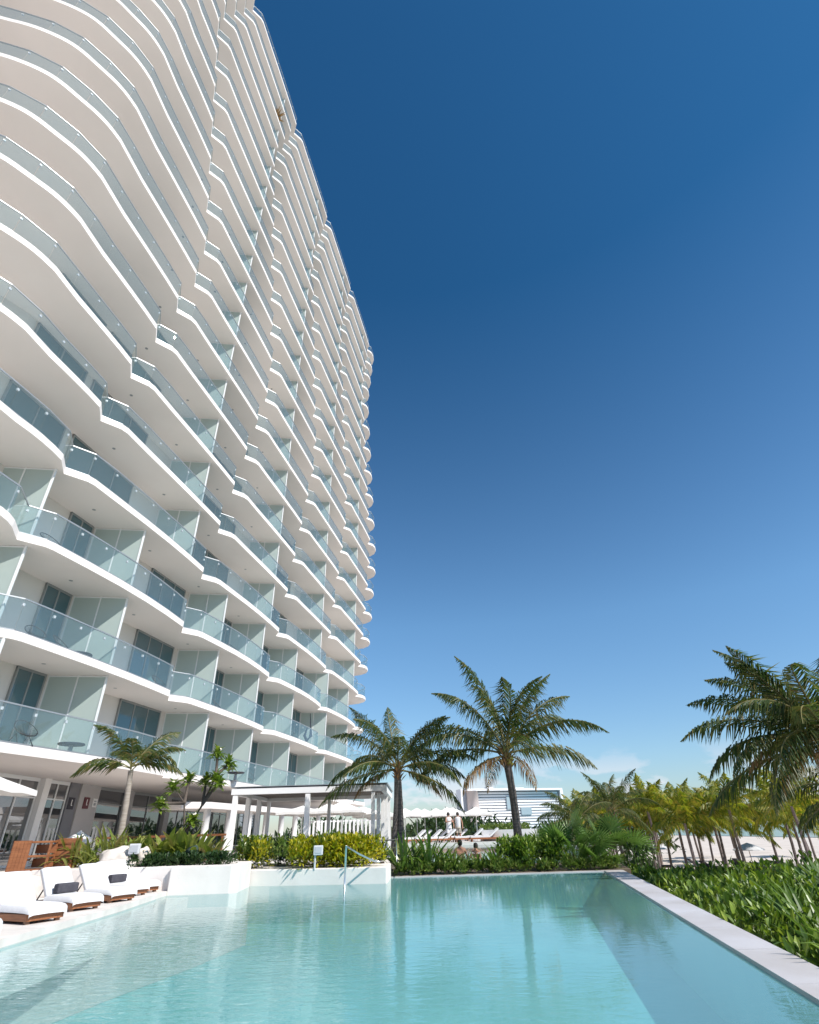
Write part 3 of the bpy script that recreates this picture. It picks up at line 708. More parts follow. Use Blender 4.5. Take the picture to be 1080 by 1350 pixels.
bp_list = [(17.1, 46.0), (20.1, 48.4), (18.2, 42.5), (23.0, 52.1), (19.4, 57.6), (21.7, 55.5), (31.5, 68.8), (20.3, 67.2), (22.4, 70.7), (21.9, 46.3), (21.2, 41.9), (23.9, 47.9), (33.3, 66.0),
           (30.9, 55.4), (23.3, 38.4), (29.5, 49.4), (16.3, 52.5), (17.6, 61.0), (27.0, 61.5), (13.9, 47.5), (15.2, 57.5), (37.0, 60.0), (26.5, 43.5), (34.5, 47.0), (28.0, 74.0), (36.0, 76.0), (24.5, 80.0), (44.0, 72.0), (19.0, 52.0), (25.5, 53.5), (27.8, 47.5), (22.8, 60.5), (30.8, 62.0), (39.5, 54.0)]
order = sorted(range(len(bp_list)), key=lambda i: bp_list[i][0]/bp_list[i][1])
for rank, i in enumerate(order):
    x, y = bp_list[i]; z = zground(x, y); hs_ = rnd(.92, 1.2)
    t = thing('beach_palm', '%s yellow-green coconut palm on the sand, counting from the left' % ORD[rank], 'palm tree', (x, y, z), rnd(0, 6.28), 'young coconut palms planted on the beach')
    o = link('trunk', btr, t); o.scale = (1, 1, hs_)
    o = link('crown', crowns[i % 4], t, (.05, .05, 3.6*hs_)); o.rotation_euler = (rnd(-.08, .08), rnd(-.08, .08), rnd(0, 6.28)); o.scale = (rnd(.9, 1.12),)*3

# fan palms
def fan_leaf(g, p, az, el, pl, rl, nb=24, spread_=4.3, w=.05, rach=None, cup=.25):
    """fan leaf on a petiole of length pl"""
    d = Vector((math.cos(az)*math.cos(el), math.sin(az)*math.cos(el), math.sin(el))); c = Vector(p)+d*pl
    if rach is not None: rach.tube([p, Vector(p)+d*pl*.5+Vector((0, 0, .03)), c], [.02, .015, .012], 5)
    s = Vector((-math.sin(az), math.cos(az), 0)); n = s.cross(d)*-1
    roll = rnd(-.9, .9); fw = (d-Vector((0, 0, .15))).normalized(); n0 = s.cross(fw); s = (s*math.cos(roll)+n0*math.sin(roll)).normalized(); n = s.cross(fw)
    for i in range(nb):
        a = -spread_/2+spread_*i/(nb-1); r = rl*(.78+.22*math.cos(a*.6))*rnd(.93, 1.05)
        dd = (fw*math.cos(a)+s*math.sin(a)-n*-cup*.3).normalized(); t_ = (fw*-math.sin(a)+s*math.cos(a))
        m_ = c+dd*r*.55+n*cup*.1; e_ = c+dd*r-Vector((0, 0, rnd(.05, .16)*r)); ww = spread_/nb*r*.55*.36
        b = len(g.v); g.v += [tuple(c-t_*.006), tuple(c+t_*.006), tuple(m_+t_*ww), tuple(m_-t_*ww), tuple(e_)]
        g.f += [(b, b+1, b+2, b+3), (b+3, b+2, b+4)]
def fan_palm(label, loc, n, pl, rl, m=M['fan'], trunk_h=0, elr=(.25, 1.35), group='fan palms by the pool', azr=None):
    t = thing('fan_palm', label, 'palm', loc, 0, group)
    if trunk_h:
        g = MB(); g.tube([(0, 0, 0), (.03, 0, trunk_h*.5), (0, 0, trunk_h)], [.13, .10, .09], 9); obj('trunk', g, M['btrunk'], t, smooth=True)
    gr = MB()
    for i in range(n):
        g = MB(); az = (i*2.4) if azr is None else rnd(*azr); el = elr[0]+(elr[1]-elr[0])*((i*.618) % 1)
        fan_leaf(g, (0, 0, trunk_h), az, el, pl*rnd(.75, 1.15), rl*rnd(.85, 1.1), rach=gr)
        obj('fan_leaf', g, m if not isinstance(m, list) else m[i % len(m)], t)
    obj('petioles', gr, M['rib'], t)
    return t
fan_palm('broad fan palm right of the tall coconut palm at the far pool edge', (5.15, 21.4, .1), 13, 1.0, .85, elr=(.55, 1.4))
fan_palm('fan palm at the far right corner of the pool', (6.45, 21.7, .05), 12, 1.0, .80, elr=(.55, 1.4))
fan_palm('low fan palm between the two larger ones at the pool corner', (5.8, 20.95, .1), 9, .5, .6, elr=(.4, 1.3))
fan_palm('young fan palm on the far bank below the distant hotel', (4.6, 23.4, .1), 10, .8, .7)
fan_palm('dark fan palm in the hedge near the right edge', (6.9, 11.2, zground(6.9, 11.2)), 17, .85, .62)
t = fan_palm('tall fan palm at the right edge with pale dry leaves', (12.9, 15.6, zground(12.9, 15.6)), 9, 1.0, .9, [M['fan'], M['palefan'], M['fan']], trunk_h=4.6, elr=(-.3, 1.2))
g, gr = MB(), MB(); fan_leaf(g, (-1.0, -.6, 4.5), 3.5, -.1, .6, .95, 34, 4.6, rach=gr); obj('fan_leaf', g, M['palefan'], t)['label'] = 'pale dry fan leaf seen from below'
obj('petioles', gr, M['rib'], t)
# arching feathery palm behind the fan palms
palm('feather_palm', 'arching dark feather palm behind the fan palms', (7.0, 27.5, -.3), (7.0, 27.5, 1.35), [('mid', .2), ('mid', 3.2), ('mid2', 2.8), ('mid2', .6), ('mid', 4.8), ('mid', 1.8), ('up2', 3.4), ('up2', .4), ('low', 3.6)], r0=.12, r1=.1, scale=.55)
palm('feather_palm', 'leafy dark palm where the beach palms begin', (9.6, 30, BEACH), (9.5, 30, 1.8), spread(5, 7, 4, .4), r0=.15, r1=.12, scale=.62)

# strap-leaved clumps: three meshes shared
def clump_mesh(n, l, w, m, spread_el=(.55, 1.45), bend=(.5, 1.6), r=.18):
    g = MB()
    for i in range(n):
        a = rnd(0, 6.28); strap(g, (math.cos(a)*rnd(0, r), math.sin(a)*rnd(0, r), 0), a+rnd(-.5, .5), rnd(*spread_el), l*rnd(.65, 1.1), w*rnd(.8, 1.2), rnd(*bend))
    return g.mesh('leaves', m)
lilies = [clump_mesh(34, 1.0, .075, M['strap']) for _ in range(3)]
limes = [clump_mesh(46, .78, .055, M['lime'], (.4, 1.45), (.6, 1.7), .25) for _ in range(2)]
broad = [clump_mesh(26, .62, .14, M['lime'], (.5, 1.35), (.3, 1.0), .2) for _ in range(2)]
dark = [clump_mesh(40, .75, .06, M['dkhedge'], (.3, 1.4), (.2, .7), .1) for _ in range(2)]
def clumps(spots, meshes, lab, group, cat='plant', name='strap_plant'):
    for i, (x, y, z, s) in enumerate(spots):
        o = link(name, meshes[i % len(meshes)], None, (x, y, z), rnd(0, 6.28)); o.scale = (s,)*3
        tag(o, lab % ORD[i], cat, group)
clumps([(-.55, 20.75, .1, 1.35), (-.15, 20.9, .1, 1.15), (.3, 20.75, .1, 1.3), (.75, 20.85, .1, 1.0), (1.1, 20.75, .1, .8), (1.5, 20.7, .1, .55), (1.95, 20.75, .1, .7), (2.45, 20.75, .1, .85)], lilies,
       '%s strap-leaved lily from the left along the far pool edge', 'lilies along the far pool edge', name='lily_plant')
clumps([(-9.5, 17.3, .59, 1.25), (-9.0, 17.4, .59, 1.45), (-8.5, 17.4, .59, 1.5), (-8.05, 17.5, .59, 1.4), (-7.8, 17.25, .59, 1.05)], limes, '%s narrow-leaved lime clump from the left behind the boulder', 'lime clumps behind the boulder')
clumps([(-7.6, 17.6, .59, 1.35), (-7.15, 17.6, .59, 1.55), (-6.7, 17.65, .59, 1.55), (-6.25, 17.4, .59, 1.4), (-5.8, 17.6, .59, 1.15), (-7.0, 17.3, .59, 1.1)], broad, '%s broad-leaved lime plant from the left under the plumeria', 'broad-leaved plants under the plumeria')
clumps([(-3.0, 20.8, .5, 1.2), (-2.3, 21.2, .5, 1.25), (-1.75, 21.0, .45, 1.1), (-1.3, 21.4, .4, 1.1), (-3.9, 21.5, .5, 1.0)], dark, '%s dark spiky plant from the left before the pergola', 'dark spiky plants before the pergola')
near = [(4.75, 7.3), (5.15, 7.7), (4.95, 8.3), (5.45, 8.6), (5.6, 7.9), (5.1, 9.0), (5.9, 8.7), (4.55, 6.7), (5.5, 9.6), (6.3, 9.8), (6.0, 10.6), (6.9, 12.4), (7.4, 14.0), (6.2, 12.9)]
clumps([(x, y, zground(x, y)+.22, rnd(.7, 1.0)) for x, y in near], lilies, '%s nearest strap-leaved lily beside the pool edge, lower right', 'lilies beside the right pool edge', name='lily_plant')

def hedge(name, label, fn, n, m, ll, lw, up=.5, cat='hedge'):
    g = MB()
    for i in range(n):
        p, nrm = fn(); d = (Vector((rnd(-1, 1), rnd(-1, 1), rnd(-.5, 1)+up))+nrm*.8)
        leaf(g, p, d, ll*rnd(.6, 1.2), lw*rnd(.7, 1.2), fold=rnd(.05, .3), droop=rnd(0, .25))
    return tag(obj(name, g, m), label, cat)
def lumpy(x0, x1, ys_, z0, ztop, nl, rl):
    """random points on a row of leafy lumps"""
    cs = [(rnd(x0, x1), rnd(*ys_), rnd(.5, 1.0)) for _ in range(nl)]
    def fn():
        cx, cy, s = random.choice(cs); a = rnd(0, 6.28); e_ = rnd(-.35, 1.45); r = rl*s*rnd(.75, 1.05)
        d = Vector((math.cos(a)*math.cos(e_), math.sin(a)*math.cos(e_), math.sin(e_)))
        zc = z0+(ztop-z0-rl*s)*rnd(.2, 1)
        return Vector((cx, cy, max(z0, zc)))+d*r, d
    return fn
hedge('croton_hedge', 'bright yellow-green hedge on the white wall before the pergola', lumpy(-5.35, -1.2, (18.3, 19.5), .34, 1.16, 30, .42), 6500, M['croton'], .17, .075)
hedge('green_shrub', 'patches of green shrub growing through the yellow-green hedge', lumpy(-5.4, -1.2, (18.5, 19.6), .34, 1.22, 12, .33), 1500, M['strap'], .2, .08)
hedge('ground_cover', 'low leafy ground cover in front of the lilies along the far pool edge', lumpy(-.75, 6.3, (20.36, 20.8), .03, .30, 60, .17), 5200, M['strap'], .17, .06)
hedge('green_hedge', 'darker green hedge behind the yellow-green one', lumpy(-5.2, -1.4, (20.1, 21.0), .42, 1.12, 34, .38), 5000, M['dkhedge'], .15, .07)
hedge('ground_cover', 'low dark green ground cover on the white planter wall', lumpy(-7.9, -5.0, (16.45, 17.2), .55, .86, 40, .17), 3600, M['ground'], .12, .06)
hedge('green_shrub', 'rounded glossy shrub at the foot of the tallest palm', lumpy(2.7, 4.7, (20.6, 21.6), .1, .95, 24, .36), 2600, M['clusia'], .20, .08)
def slope_hedge():
    y = 6.6+14.5*random.random()**1.25; w = .5+3.6*(1-sstep(12, 20, y))+.6
    d = rnd(.12, w); x = ledge_out(y)+d
    top = min(.0+.10*d+.12*math.sin(y*2.1+d)+.10*math.sin(x*5.3+y*3.1), .55)
    top = max(top, -.25)-max(0, .35-d)*.7-.7*sstep(15, 21, y)*d*.5
    zb = zground(x, y)
    return Vector((x, y, zb+(top-zb)*random.random()**.45)), Vector((rnd(-.3, .3), rnd(-.4, .1), .5))
hedge('clusia_hedge', 'glossy green hedge along the right pool edge above the beach', slope_hedge, 15000, M['clusia'], .21, .085, .7)
def far_hedge():
    y = rnd(20.5, 33); x = ledge_out(y)+rnd(.1, 1.3); zb = zground(x, y)
    return Vector((x, y, max(zb, -1.4)+rnd(0, 1.15))), Vector((0, -.3, .5))
hedge('clusia_hedge', 'dark green shrubbery at the far end of the right pool edge', far_hedge, 3000, M['dkhedge'], .22, .09, .5)

# plumeria tree
t = thing('plumeria_tree', 'small plumeria tree with bare forking branches and leaf tufts', 'tree', (-7.35, 19.3, .42))
tips = [((.0, 0, 0), (.05, 0, .9), (-.1, 0, 1.75), (-.55, 0, 2.25)), ((.05, 0, .9), (.45, .1, 1.7), (.75, .1, 2.5)), ((.45, .1, 1.7), (.95, -.1, 2.35)), ((.75, .1, 2.5), (.72, .05, 3.2)),
        ((-.1, 0, 1.75), (-.15, .2, 2.5)), ((.75, .1, 2.5), (1.05, .3, 2.9)), ((-.1, 0, 1.75), (-.75, -.3, 1.75)), ((.05, 0, .9), (.35, -.3, 1.3)), ((.45, .1, 1.7), (.35, .4, 2.45))]
g = MB()
for ch_ in tips: g.tube(ch_, [.05*(1-.25*i) for i in range(len(ch_))], 7)
obj('trunk', g, M['bark'], t, smooth=True)
g = MB(); fl = MB()
for ch_ in tips:
    p = Vector(ch_[-1])
    for i in range(60):
        a = rnd(0, 6.28); e_ = rnd(-.3, 1.2); d = Vector((math.cos(a)*math.cos(e_), math.sin(a)*math.cos(e_), math.sin(e_)))
        leaf(g, p+Vector((0, 0, rnd(-.22, .03))), d, rnd(.26, .44), .12, droop=.2)
    if rnd(0, 1) < .5:
        for i in range(7): leaf(fl, p+Vector((rnd(-.12, .12), rnd(-.12, .12), .1)), Vector((rnd(-1, 1), rnd(-1, 1), .6)), .08, .06)
obj('crown', g, M['plum'], t); obj('flowers', fl, M['flower'], t)

# far-off greenery behind the decks (one mass nobody could count)
g = MB()
for i in range(9000):
    y = rnd(72, 105); x = rnd(-14, 30)+(-8 if y > 90 else 0); hgt = 2.3+1.1*math.sin(x*.33)+.7*math.sin(x*1.1+y)-max(0, x-12)*.09
    leaf(g, Vector((x, y, BEACH+rnd(.4, 1)*max(.8, hgt+1.6))), Vector((rnd(-1, 1), rnd(-1, 1), rnd(-.3, 1.2))), rnd(.7, 1.5), rnd(.25, .5))
o = obj('far_greenery', g, M['dkhedge']); o['kind'] = 'stuff'

# ------------------------------------------------------------------ planter walls, rock, lamps, rail
t = thing('planter_wall', 'white plastered planter wall stepping along the left pool edge', 'wall', (-5, 17, 0))
g = MB()
def wallrun(g, pts, th, z0, z1):
    """wall along a plan polyline with its outer face on the line"""
    q = offs(pts, -th); g.prism([(p[0]+5, p[1]-17) for p in pts]+[(p[0]+5, p[1]-17) for p in reversed(q)], z0, z1)
g.prism([(x+5, y-17) for x, y in ((-6.31, 16.172), (-4.80, 16.30), (-4.62, 16.42), (-4.80, 18.2), (-5.2, 18.4), (-6.3, 17.4))], -.4, .605)
obj('front_block', g, M['plaster'], t, bevel=.025)
g = MB(); g.prism([(x+5, y-17) for x, y in ((-10.2, 16.45), (-6.32, 16.30), (-6.32, 17.38), (-6.4, 18.2), (-10.2, 18.2))], .0, .60); obj('side_block', g, M['plaster'], t, bevel=.025)
g = MB(); g.prism([(x+5, y-17) for x, y in ((-4.99, 18.30), (-.93, 17.925), (-.90, 18.5), (-.9, 20.0), (-5.0, 20.0))], -.4, .385); obj('long_block', g, M['plaster'], t, bevel=.025)
g = MB()
for i in range(11): g.box((-2.35+i*.19+rnd(-.03, .03), .42+rnd(-.03, .03), .70), (rnd(.14, .19), .16, rnd(.16, .22)), rnd(-.2, .2))
obj('edging_stones', g, M['rock'], t, bevel=.02)
g = MB(); g.prism([(-9.9, 16.9), (-6.0, 16.9), (-4.9, 18.3), (-1.0, 18.6), (-1.2, 21.6), (-5.4, 21.4), (-9.5, 19.5)], .3, .375); struct('planting_soil', g, M['soil'])

def boulder(label, loc, s, seed):
    random.seed(seed); bm = bmesh.new(); bmesh.ops.create_icosphere(bm, subdivisions=4, radius=1)
    from mathutils import noise
    for v in bm.verts:
        n_ = noise.noise(v.co*1.1+Vector((seed, 0, 0)))*.35+noise.noise(v.co*3.1+Vector((0, seed, 0)))*.12
        d = v.co*(1+n_); v.co = Vector((d.x*s[0], d.y*s[1], max(d.z, -.55)*s[2]))
    me = bpy.data.meshes.new('boulder'); bm.to_mesh(me); bm.free(); me.materials.append(M['rock']); me.polygons.foreach_set('use_smooth', [True]*len(me.polygons))
    return tag(link('boulder', me, None, loc), label, 'rock')
boulder('large pale limestone boulder behind the farthest loungers', (-7.95, 16.75, .72), (.50, .36, .36), 3)
boulder('smaller pitted limestone boulder right of the large one', (-7.42, 16.9, .78), (.22, .22, .24), 5)
boulder('flat pale boulder behind the middle loungers', (-9.35, 15.6, .22), (.62, .45, .30), 9)
def path_light(label, x, y, z0, zt):
    t = thing('path_light', label, 'lamp', (x, y, z0), .15, 'grey box lights on short posts')
    g = MB(); g.tube([(0, 0, 0), (0, 0, zt-z0)], .028, 8); obj('post', g, M['greybox'], t)
    g = MB(); g.box((.08, -.02, zt-z0+.12), (.27, .12, .24)); o = obj('head', g, M['greybox'], t, bevel=.025)
    g = MB(); g.box((.08, -.083, zt-z0+.125), (.18, .012, .15)); obj('lens', g, surf('lens_%d' % int(zt*100), (.42, .43, .46), .3), o)
path_light('grey box light on a post at the white planter beside the boulder', -7.58, 16.55, .58, .88)
path_light('grey box light on a post before the yellow-green hedge', -2.98, 18.12, .36, .70)
t = thing('spotlight', 'dark green spotlight among the broad lime leaves', 'lamp', (-6.15, 17.0, .6))
g = MB(); g.tube([(0, 0, 0), (0, 0, .22)], .02, 6); obj('stake', g, M['darkgreen'], t)
g = MB(); g.tube([(-.13, .06, .30), (-.02, 0, .32), (.13, -.05, .34)], [.06, .10, .11], 12); obj('head', g, M['darkgreen'], t, smooth=False)
t = thing('pool_handrail', 'stainless steel pool handrail at the white wall', 'handrail', (-1.98, 17.1, 0))
g = MB(); g.tube([(-.02, 0, -.3), (0, 0, .92)], .026, 10); obj('post', g, M['steel'], t, smooth=True)
g = MB(); g.tube([(.0, .0, .92), (.32, .35, .72), (.72, .85, .52), (.85, 1.0, .50)], .022, 10); obj('sloping_rail', g, M['steel'], t, smooth=True)
g = MB(); g.tube([(-.95, 3.2, 1.0), (.0, 3.2, 1.0), (1.25, 3.2, 1.0)], .022, 8)
for x in (-.95, .3, 1.25): g.tube([(x, 3.2, .4), (x, 3.2, 1.0)], .018, 8)
obj('rear_rail', g, M['steel'], t, smooth=True)

# ------------------------------------------------------------------ loungers on the pool deck
def lounger():
    """local x runs from the head to the foot end (foot at x = 0), origin on the deck"""
    t = thing('sun_lounger', '', 'sun lounger', group='white loungers along the pool')
    w = .76
    g = MB(); g.box((-.98, 0, .115), (1.92, w+.06, .13)); obj('wood_base', g, M['wood'], t, bevel=.012)
    for yy in (-w/2+.05, w/2-.05):
        for xx in (-1.85, -.12): g = MB(); g.box((xx, yy, .025), (.09, .09, .05)); obj('foot', g, M['wood2'], t)
    g = MB(); rows = []
    for x, z in ((-1.30, .30), (-1.1, .325), (-.6, .325), (-.2, .32), (-.04, .31), (.045, .27), (.07, .20), (.065, .15)):
        rows.append([(x, -w/2-.035, z-.13 if x < 0 else z-.10), (x, -w/2-.03, z-.02), (x, -w/2+.05, z+.005), (x, 0, z+.012), (x, w/2-.05, z+.005), (x, w/2+.03, z-.02), (x, w/2+.035, z-.13 if x < 0 else z-.10)])
    g.quadstrip(rows); g.face(rows[0]); o = obj('mattress', g, M['cloth'], t, smooth=True)
    a = rad(45); bx = Vector((-1.30, 0, .24)); d = Vector((-math.cos(a), 0, math.sin(a))); nn = Vector((math.sin(a), 0, math.cos(a)))
    g = MB(); rows = []
    for u, th in ((0, .13), (.05, .15), (.4, .15), (.68, .15), (.80, .13), (.84, .06)):
        c = bx+d*u
        rows.append([c+Vector((0, -w/2, 0)), c+Vector((0, -w/2-.01, 0))+nn*th*.7, c+Vector((0, -w/2+.05, 0))+nn*th, c+nn*(th+.008), c+Vector((0, w/2-.05, 0))+nn*th, c+Vector((0, w/2+.01, 0))+nn*th*.7, c+Vector((0, w/2, 0))])
    g.quadstrip(rows, True); g.face(rows[-1]); g.face(rows[0]); bk = obj('backrest', g, M['cloth'], t, smooth=True)
    g = MB()                                            # small grey woven crest on the towel
    c = bx+d*.60+nn*.162
    def st(y, du, h_, w_): g.box((0, 0, 0), (h_, w_, .006), 0, Matrix.Translation(c+Vector((0, y, 0))+d*du) @ Matrix(((d.x, 0, nn.x, 0), (0, 1, 0, 0), (d.z, 0, nn.z, 0), (0, 0, 0, 1))))
    st(-.10, .02, .11, .016); st(-.055, .0, .07, .014); st(-.025, .015, .10, .014); st(.015, .0, .07, .014); st(.05, .02, .11, .016); st(-.02, -.055, .014, .09)
    obj('crest', g, M['greybox'], bk)
    g = MB(); g.beam((-1.56, -.28, .53), (-1.86, -.28, .17), .025); g.beam((-1.56, .28, .53), (-1.86, .28, .17), .025); g.beam((-1.86, -.3, .18), (-1.86, .3, .18), .025); obj('support', g, M['black'], t)
    return t
L0 = lounger()
DZ = .092
def cushion(x, y, rz, label):
    g = MB(); g.box((0, 0, .085), (.15, .44, .16)); o = obj('cushion', g, M['cushion'], None, loc=(x, y, DZ+.255), rz=rz, bevel=.035); tag(o, label, 'cushion', 'dark cushions on the loungers')
spots = [(-5.95, 8.9, -.46, 'white lounger at the left picture edge, nearest of the row', 0), (-6.10, 10.75, -.46, 'white lounger with a crest on its raised backrest, in full view nearest the camera', 0),
         (-6.32, 12.4, -.46, 'white lounger with a dark cushion, second backrest from the left', 1), (-6.30, 13.8, -.44, 'white lounger without cushion, third backrest from the left', 0),
         (-6.56, 15.05, -.40, 'white lounger with a dark cushion, farthest of the row before the boulder', 1), (-6.62, 15.85, -.36, 'white lounger against the planter wall, mostly hidden behind its neighbour', 0)]
for i, (x, y, rz, lab, cu) in enumerate(spots):
    if i == 0: L0.location = (x, y, DZ); L0.rotation_euler.z = rz; o = L0
    else: o = dup(L0, (x, y, DZ), rz)
    o['label'] = lab; o.scale = (.66, .76, .76)
    if cu:
        xx, yy = x-.72*math.cos(rz), y-.72*math.sin(rz)
        cushion(xx, yy, rz, 'dark cushion on the lounger with the second backrest from the left' if i == 2 else 'dark cushion on the farthest lounger before the boulder')

# wooden towel cart and cabinet on the terrace
t = thing('towel_cart', 'slatted teak towel stand with two open shelves by the shop front', 'cart', (-10.35, 16.6, .42), rad(8))
g = MB(); g.box((-.30, 0, .42), (.05, .42, .84)); g.box((-.12, -.0, .40), (.30, .40, .04)) 
for i in range(5): g.box((-.26+i*.085, -.21, .42), (.08, .03, .84))
obj('cabinet', g, M['wood'], t)
for z in (.18, .48, .80):
    g = MB(); g.box((.36, 0, z), (.52, .40, .05)); obj('shelf', g, M['wood'], t, bevel=.012)
g = MB()
for z in (.33, .64): g.box((.36, .16, z), (.5, .03, .2))
g.box((.60, -.18, .64), (.05, .05, .27)); g.box((.60, .18, .42), (.05, .05, .84)); g.box((.60, -.18, .33), (.05, .05, .25)); obj('frame', g, M['wood'], t)
t = thing('teak_cabinet', 'reddish teak cabinet with slatted side right of the towel stand', 'cabinet', (-9.62, 17.2, .42), rad(8))
g = MB(); g.box((0, 0, .44), (.46, .40, .86)); obj('body', g, M['wood'], t, bevel=.01)
g = MB()
for i in range(6): g.box((0, -.21, .10+i*.14), (.44, .02, .115))
obj('slats', g, M['wood'], t)
t = thing('wooden_railing', 'thin reddish wooden rail behind the lime plants', 'railing', (-8.3, 20.0, .42))
g = MB(); g.box((0, 0, .86), (4.2, .07, .06))
for i in range(5): g.box((-2.0+i, 0, .42), (.06, .06, .84))
obj('rail', g, M['wood'], t)
def umbrella(label, x, y, z0, zrim, zap, w, group, rz=0.0, small=False):
    t = thing('white_umbrella', label, 'umbrella', (x, y, z0), rz, group)
    g = MB(); g.tube([(0, 0, 0), (0, 0, zap-z0)], .035 if not small else .02, 8); obj('pole', g, M['alu'], t)
    g = MB(); hw = w/2; zr = zrim-z0; za = zap-z0; n = 8; rows = []
    for f_, z in ((.02, za), (.25, za-(za-zr)*.30), (.6, za-(za-zr)*.66), (1, zr), (1.005, zr-.13)):
        ring = []
        for k in range(16):
            a = 2*math.pi*k/16+math.pi/4; m_ = max(abs(math.cos(a)), abs(math.sin(a))); ring.append((math.cos(a)/m_*hw*f_, math.sin(a)/m_*hw*f_, z+(.03 if k % 2 else 0)*f_))
        rows.append(ring)
    g.quadstrip(rows, True); o = obj('canopy', g, M['canvas'], t)
    g = MB()
    for k in range(4):
        a = math.pi/4+k*math.pi/2; g.beam((math.cos(a)*hw*1.35, math.sin(a)*hw*1.35, zr-.03), (0, 0, za-.08), .022)
    obj('ribs', g, M['alu'], o)
    return t
umbrella('large white umbrella cut by the left picture edge before the shop front', -11.55, 14.6, .42, 2.42, 3.1, 2.9, 'white umbrellas', .17)
umbrella('small white umbrella peak between shop front and lime plants', -10.5, 19.2, .42, 1.28, 1.50, .62, 'white umbrellas', .3, True)

# ------------------------------------------------------------------ pergola and pavilion
t = thing('pergola', 'white pergola with dark slatted roof before the hotel', 'pergola', (-7.85, 25.8, .42), 0)
pz = 2.72-.42; dxv = 6.4
g = MB(); g.box((dxv/2, 0, pz+.15), (dxv+.25, .2, .23)); g.box((.03, 2.75, pz+.15), (.2, 5.28, .262)); g.box((dxv, 2.75, pz+.15), (.2, 5.28, .262)); g.box((dxv/2, 5.5, pz+.15), (dxv+.25, .2, .266)); obj('beams', g, M['white'], t)
g = MB()
for i in range(62): g.box((dxv/2, .18+i*.085, pz+.215), (dxv-.24, .048, .10))
obj('roof_slats', g, M['slatdark'], t)
g = MB(); g.box((dxv/2, 2.75, pz+.325), (dxv+.34, 5.76, .03)); obj('roof_edge', g, M['greymetal'], t)
for x, y in ((.06, .0), (3.16, .0), (5.95, -.02), (6.12, .9), (6.25, 1.8), (6.36, 2.7), (.1, 1.9), (.16, 3.6), (.2, 5.4), (3.3, 5.4), (6.36, 5.4)):
    g = MB(); wp = .20 if y < 4 and x < 5.5 else .15; g.box((x, y, pz/2), (wp, wp, pz)); obj('post', g, M['white'], t)
t = thing('pavilion', 'low white-roofed pavilion with round white columns along the hotel', 'pavilion', (-10, 31, .42))
g = MB(); g.prism([(fx(d, y)+10, y-31) for d, y in ((-2.2, 29.6), (-.9, 29.0), (.1, 29.8), (.0, 50), (-2.2, 50))], 2.02, 2.30); obj('roof', g, M['stucco'], t)
for i in range(9):
    y = 30.4+i*2.35; g = MB(); g.tube([(fx(-.35, y)+10, y-31, 0), (fx(-.35, y)+10, y-31, 2.02)], .17, 12); obj('column', g, M['white'], t, smooth=True)
for i, (x, y, zr, za) in enumerate(((-6.9, 36.5, 2.36, 2.72), (-5.5, 37.6, 2.35, 2.86), (-4.45, 36.0, 2.36, 2.90), (-3.45, 38.5, 2.3, 2.66), (-2.9, 40.4, 2.2, 2.52), (-2.2, 43, 2.15, 2.5))):
    umbrella('%s white umbrella from the left behind the pergola posts' % ORD[i], x, y, .42, zr, za, 2.6, 'white umbrellas')
# white slatted fence behind the umbrellas
t = thing('white_fence', 'row of upright white slats behind the umbrellas', 'fence', (-5, 46, .42))
g = MB()
for i in range(22): g.box((-3.4+i*.30, 0, .85), (.14, .10, 1.7))
g.box((0, .06, 1.62), (7.0, .05, .08)); obj('slats', g, M['white'], t)

# ------------------------------------------------------------------ second pool, its deck and people
g = MB(); g.prism([(-.9, 25.25), (7.1, 25.25), (7.4, 41), (-14, 41.0), (-1.0, 40)], BEACH, -.6)
struct('far_pool_basin', g, M['pooltile'])
g = MB(); g.face([(x, y, .40) for x, y in ((-.9, 25.3), (7.1, 25.3), (7.2, 40.2), (-.95, 40.2))])
struct('far_pool_water', g, watermat('far_pool_water', (.86, .96, .95), (.42, .52, .50), .5))
g = MB(); g.prism([(7.1, 25.25), (7.45, 25.25), (7.75, 40.5), (7.15, 40.5)], BEACH, .46); struct('far_pool_edge', g, M['ledge'])
g = MB(); g.prism([(-.98, 40.2), (7.7, 40.2), (9.0, 70), (-.98, 70)], BEACH, .56); struct('far_deck', g, M['deck'])
t = thing('white_garden_wall', 'white plastered wall at the end of the far pool', 'wall', (6.2, 41.5, .4))
g = MB(); g.prism([(-2.0, 0), (1.5, -1.2), (1.55, -.8), (-2.0, .4)], -1.0, .80); g.prism([(-.3, -1.2), (1.5, -3.6), (1.55, -1.2)], -1, .35); obj('wall', g, M['white'], t)
hedge('low_hedge', 'low clipped green hedge on top of the white garden wall', lambda: (Vector((rnd(4.2, 7.6), rnd(41.9, 43), rnd(1.0, 1.48))), Vector((0, -.3, .6))), 1300, M['strap'], .2, .09)
def simple_lounger(label, x, y, z, rz, group, wood=True):
    t = thing('deck_lounger', label, 'sun lounger', (x, y, z), rz, group)
    g = MB(); g.box((0, 0, .18), (1.95, .7, .10)); obj('frame', g, M['wood'] if wood else M['wood2'], t)
    for sx in (-.85, .85):
        for sy in (-.28, .28):
            g = MB(); g.box((sx, sy, .065), (.07, .07, .13)); obj('leg', g, M['wood'] if wood else M['wood2'], t)
    g = MB(); g.box((.30, 0, .28), (1.3, .66, .10)); g.beam((-.35, 0, .30), (-.92, 0, .72), .64, .10); obj('mattress', g, M['cloth'] if wood else M['cushion'], t)
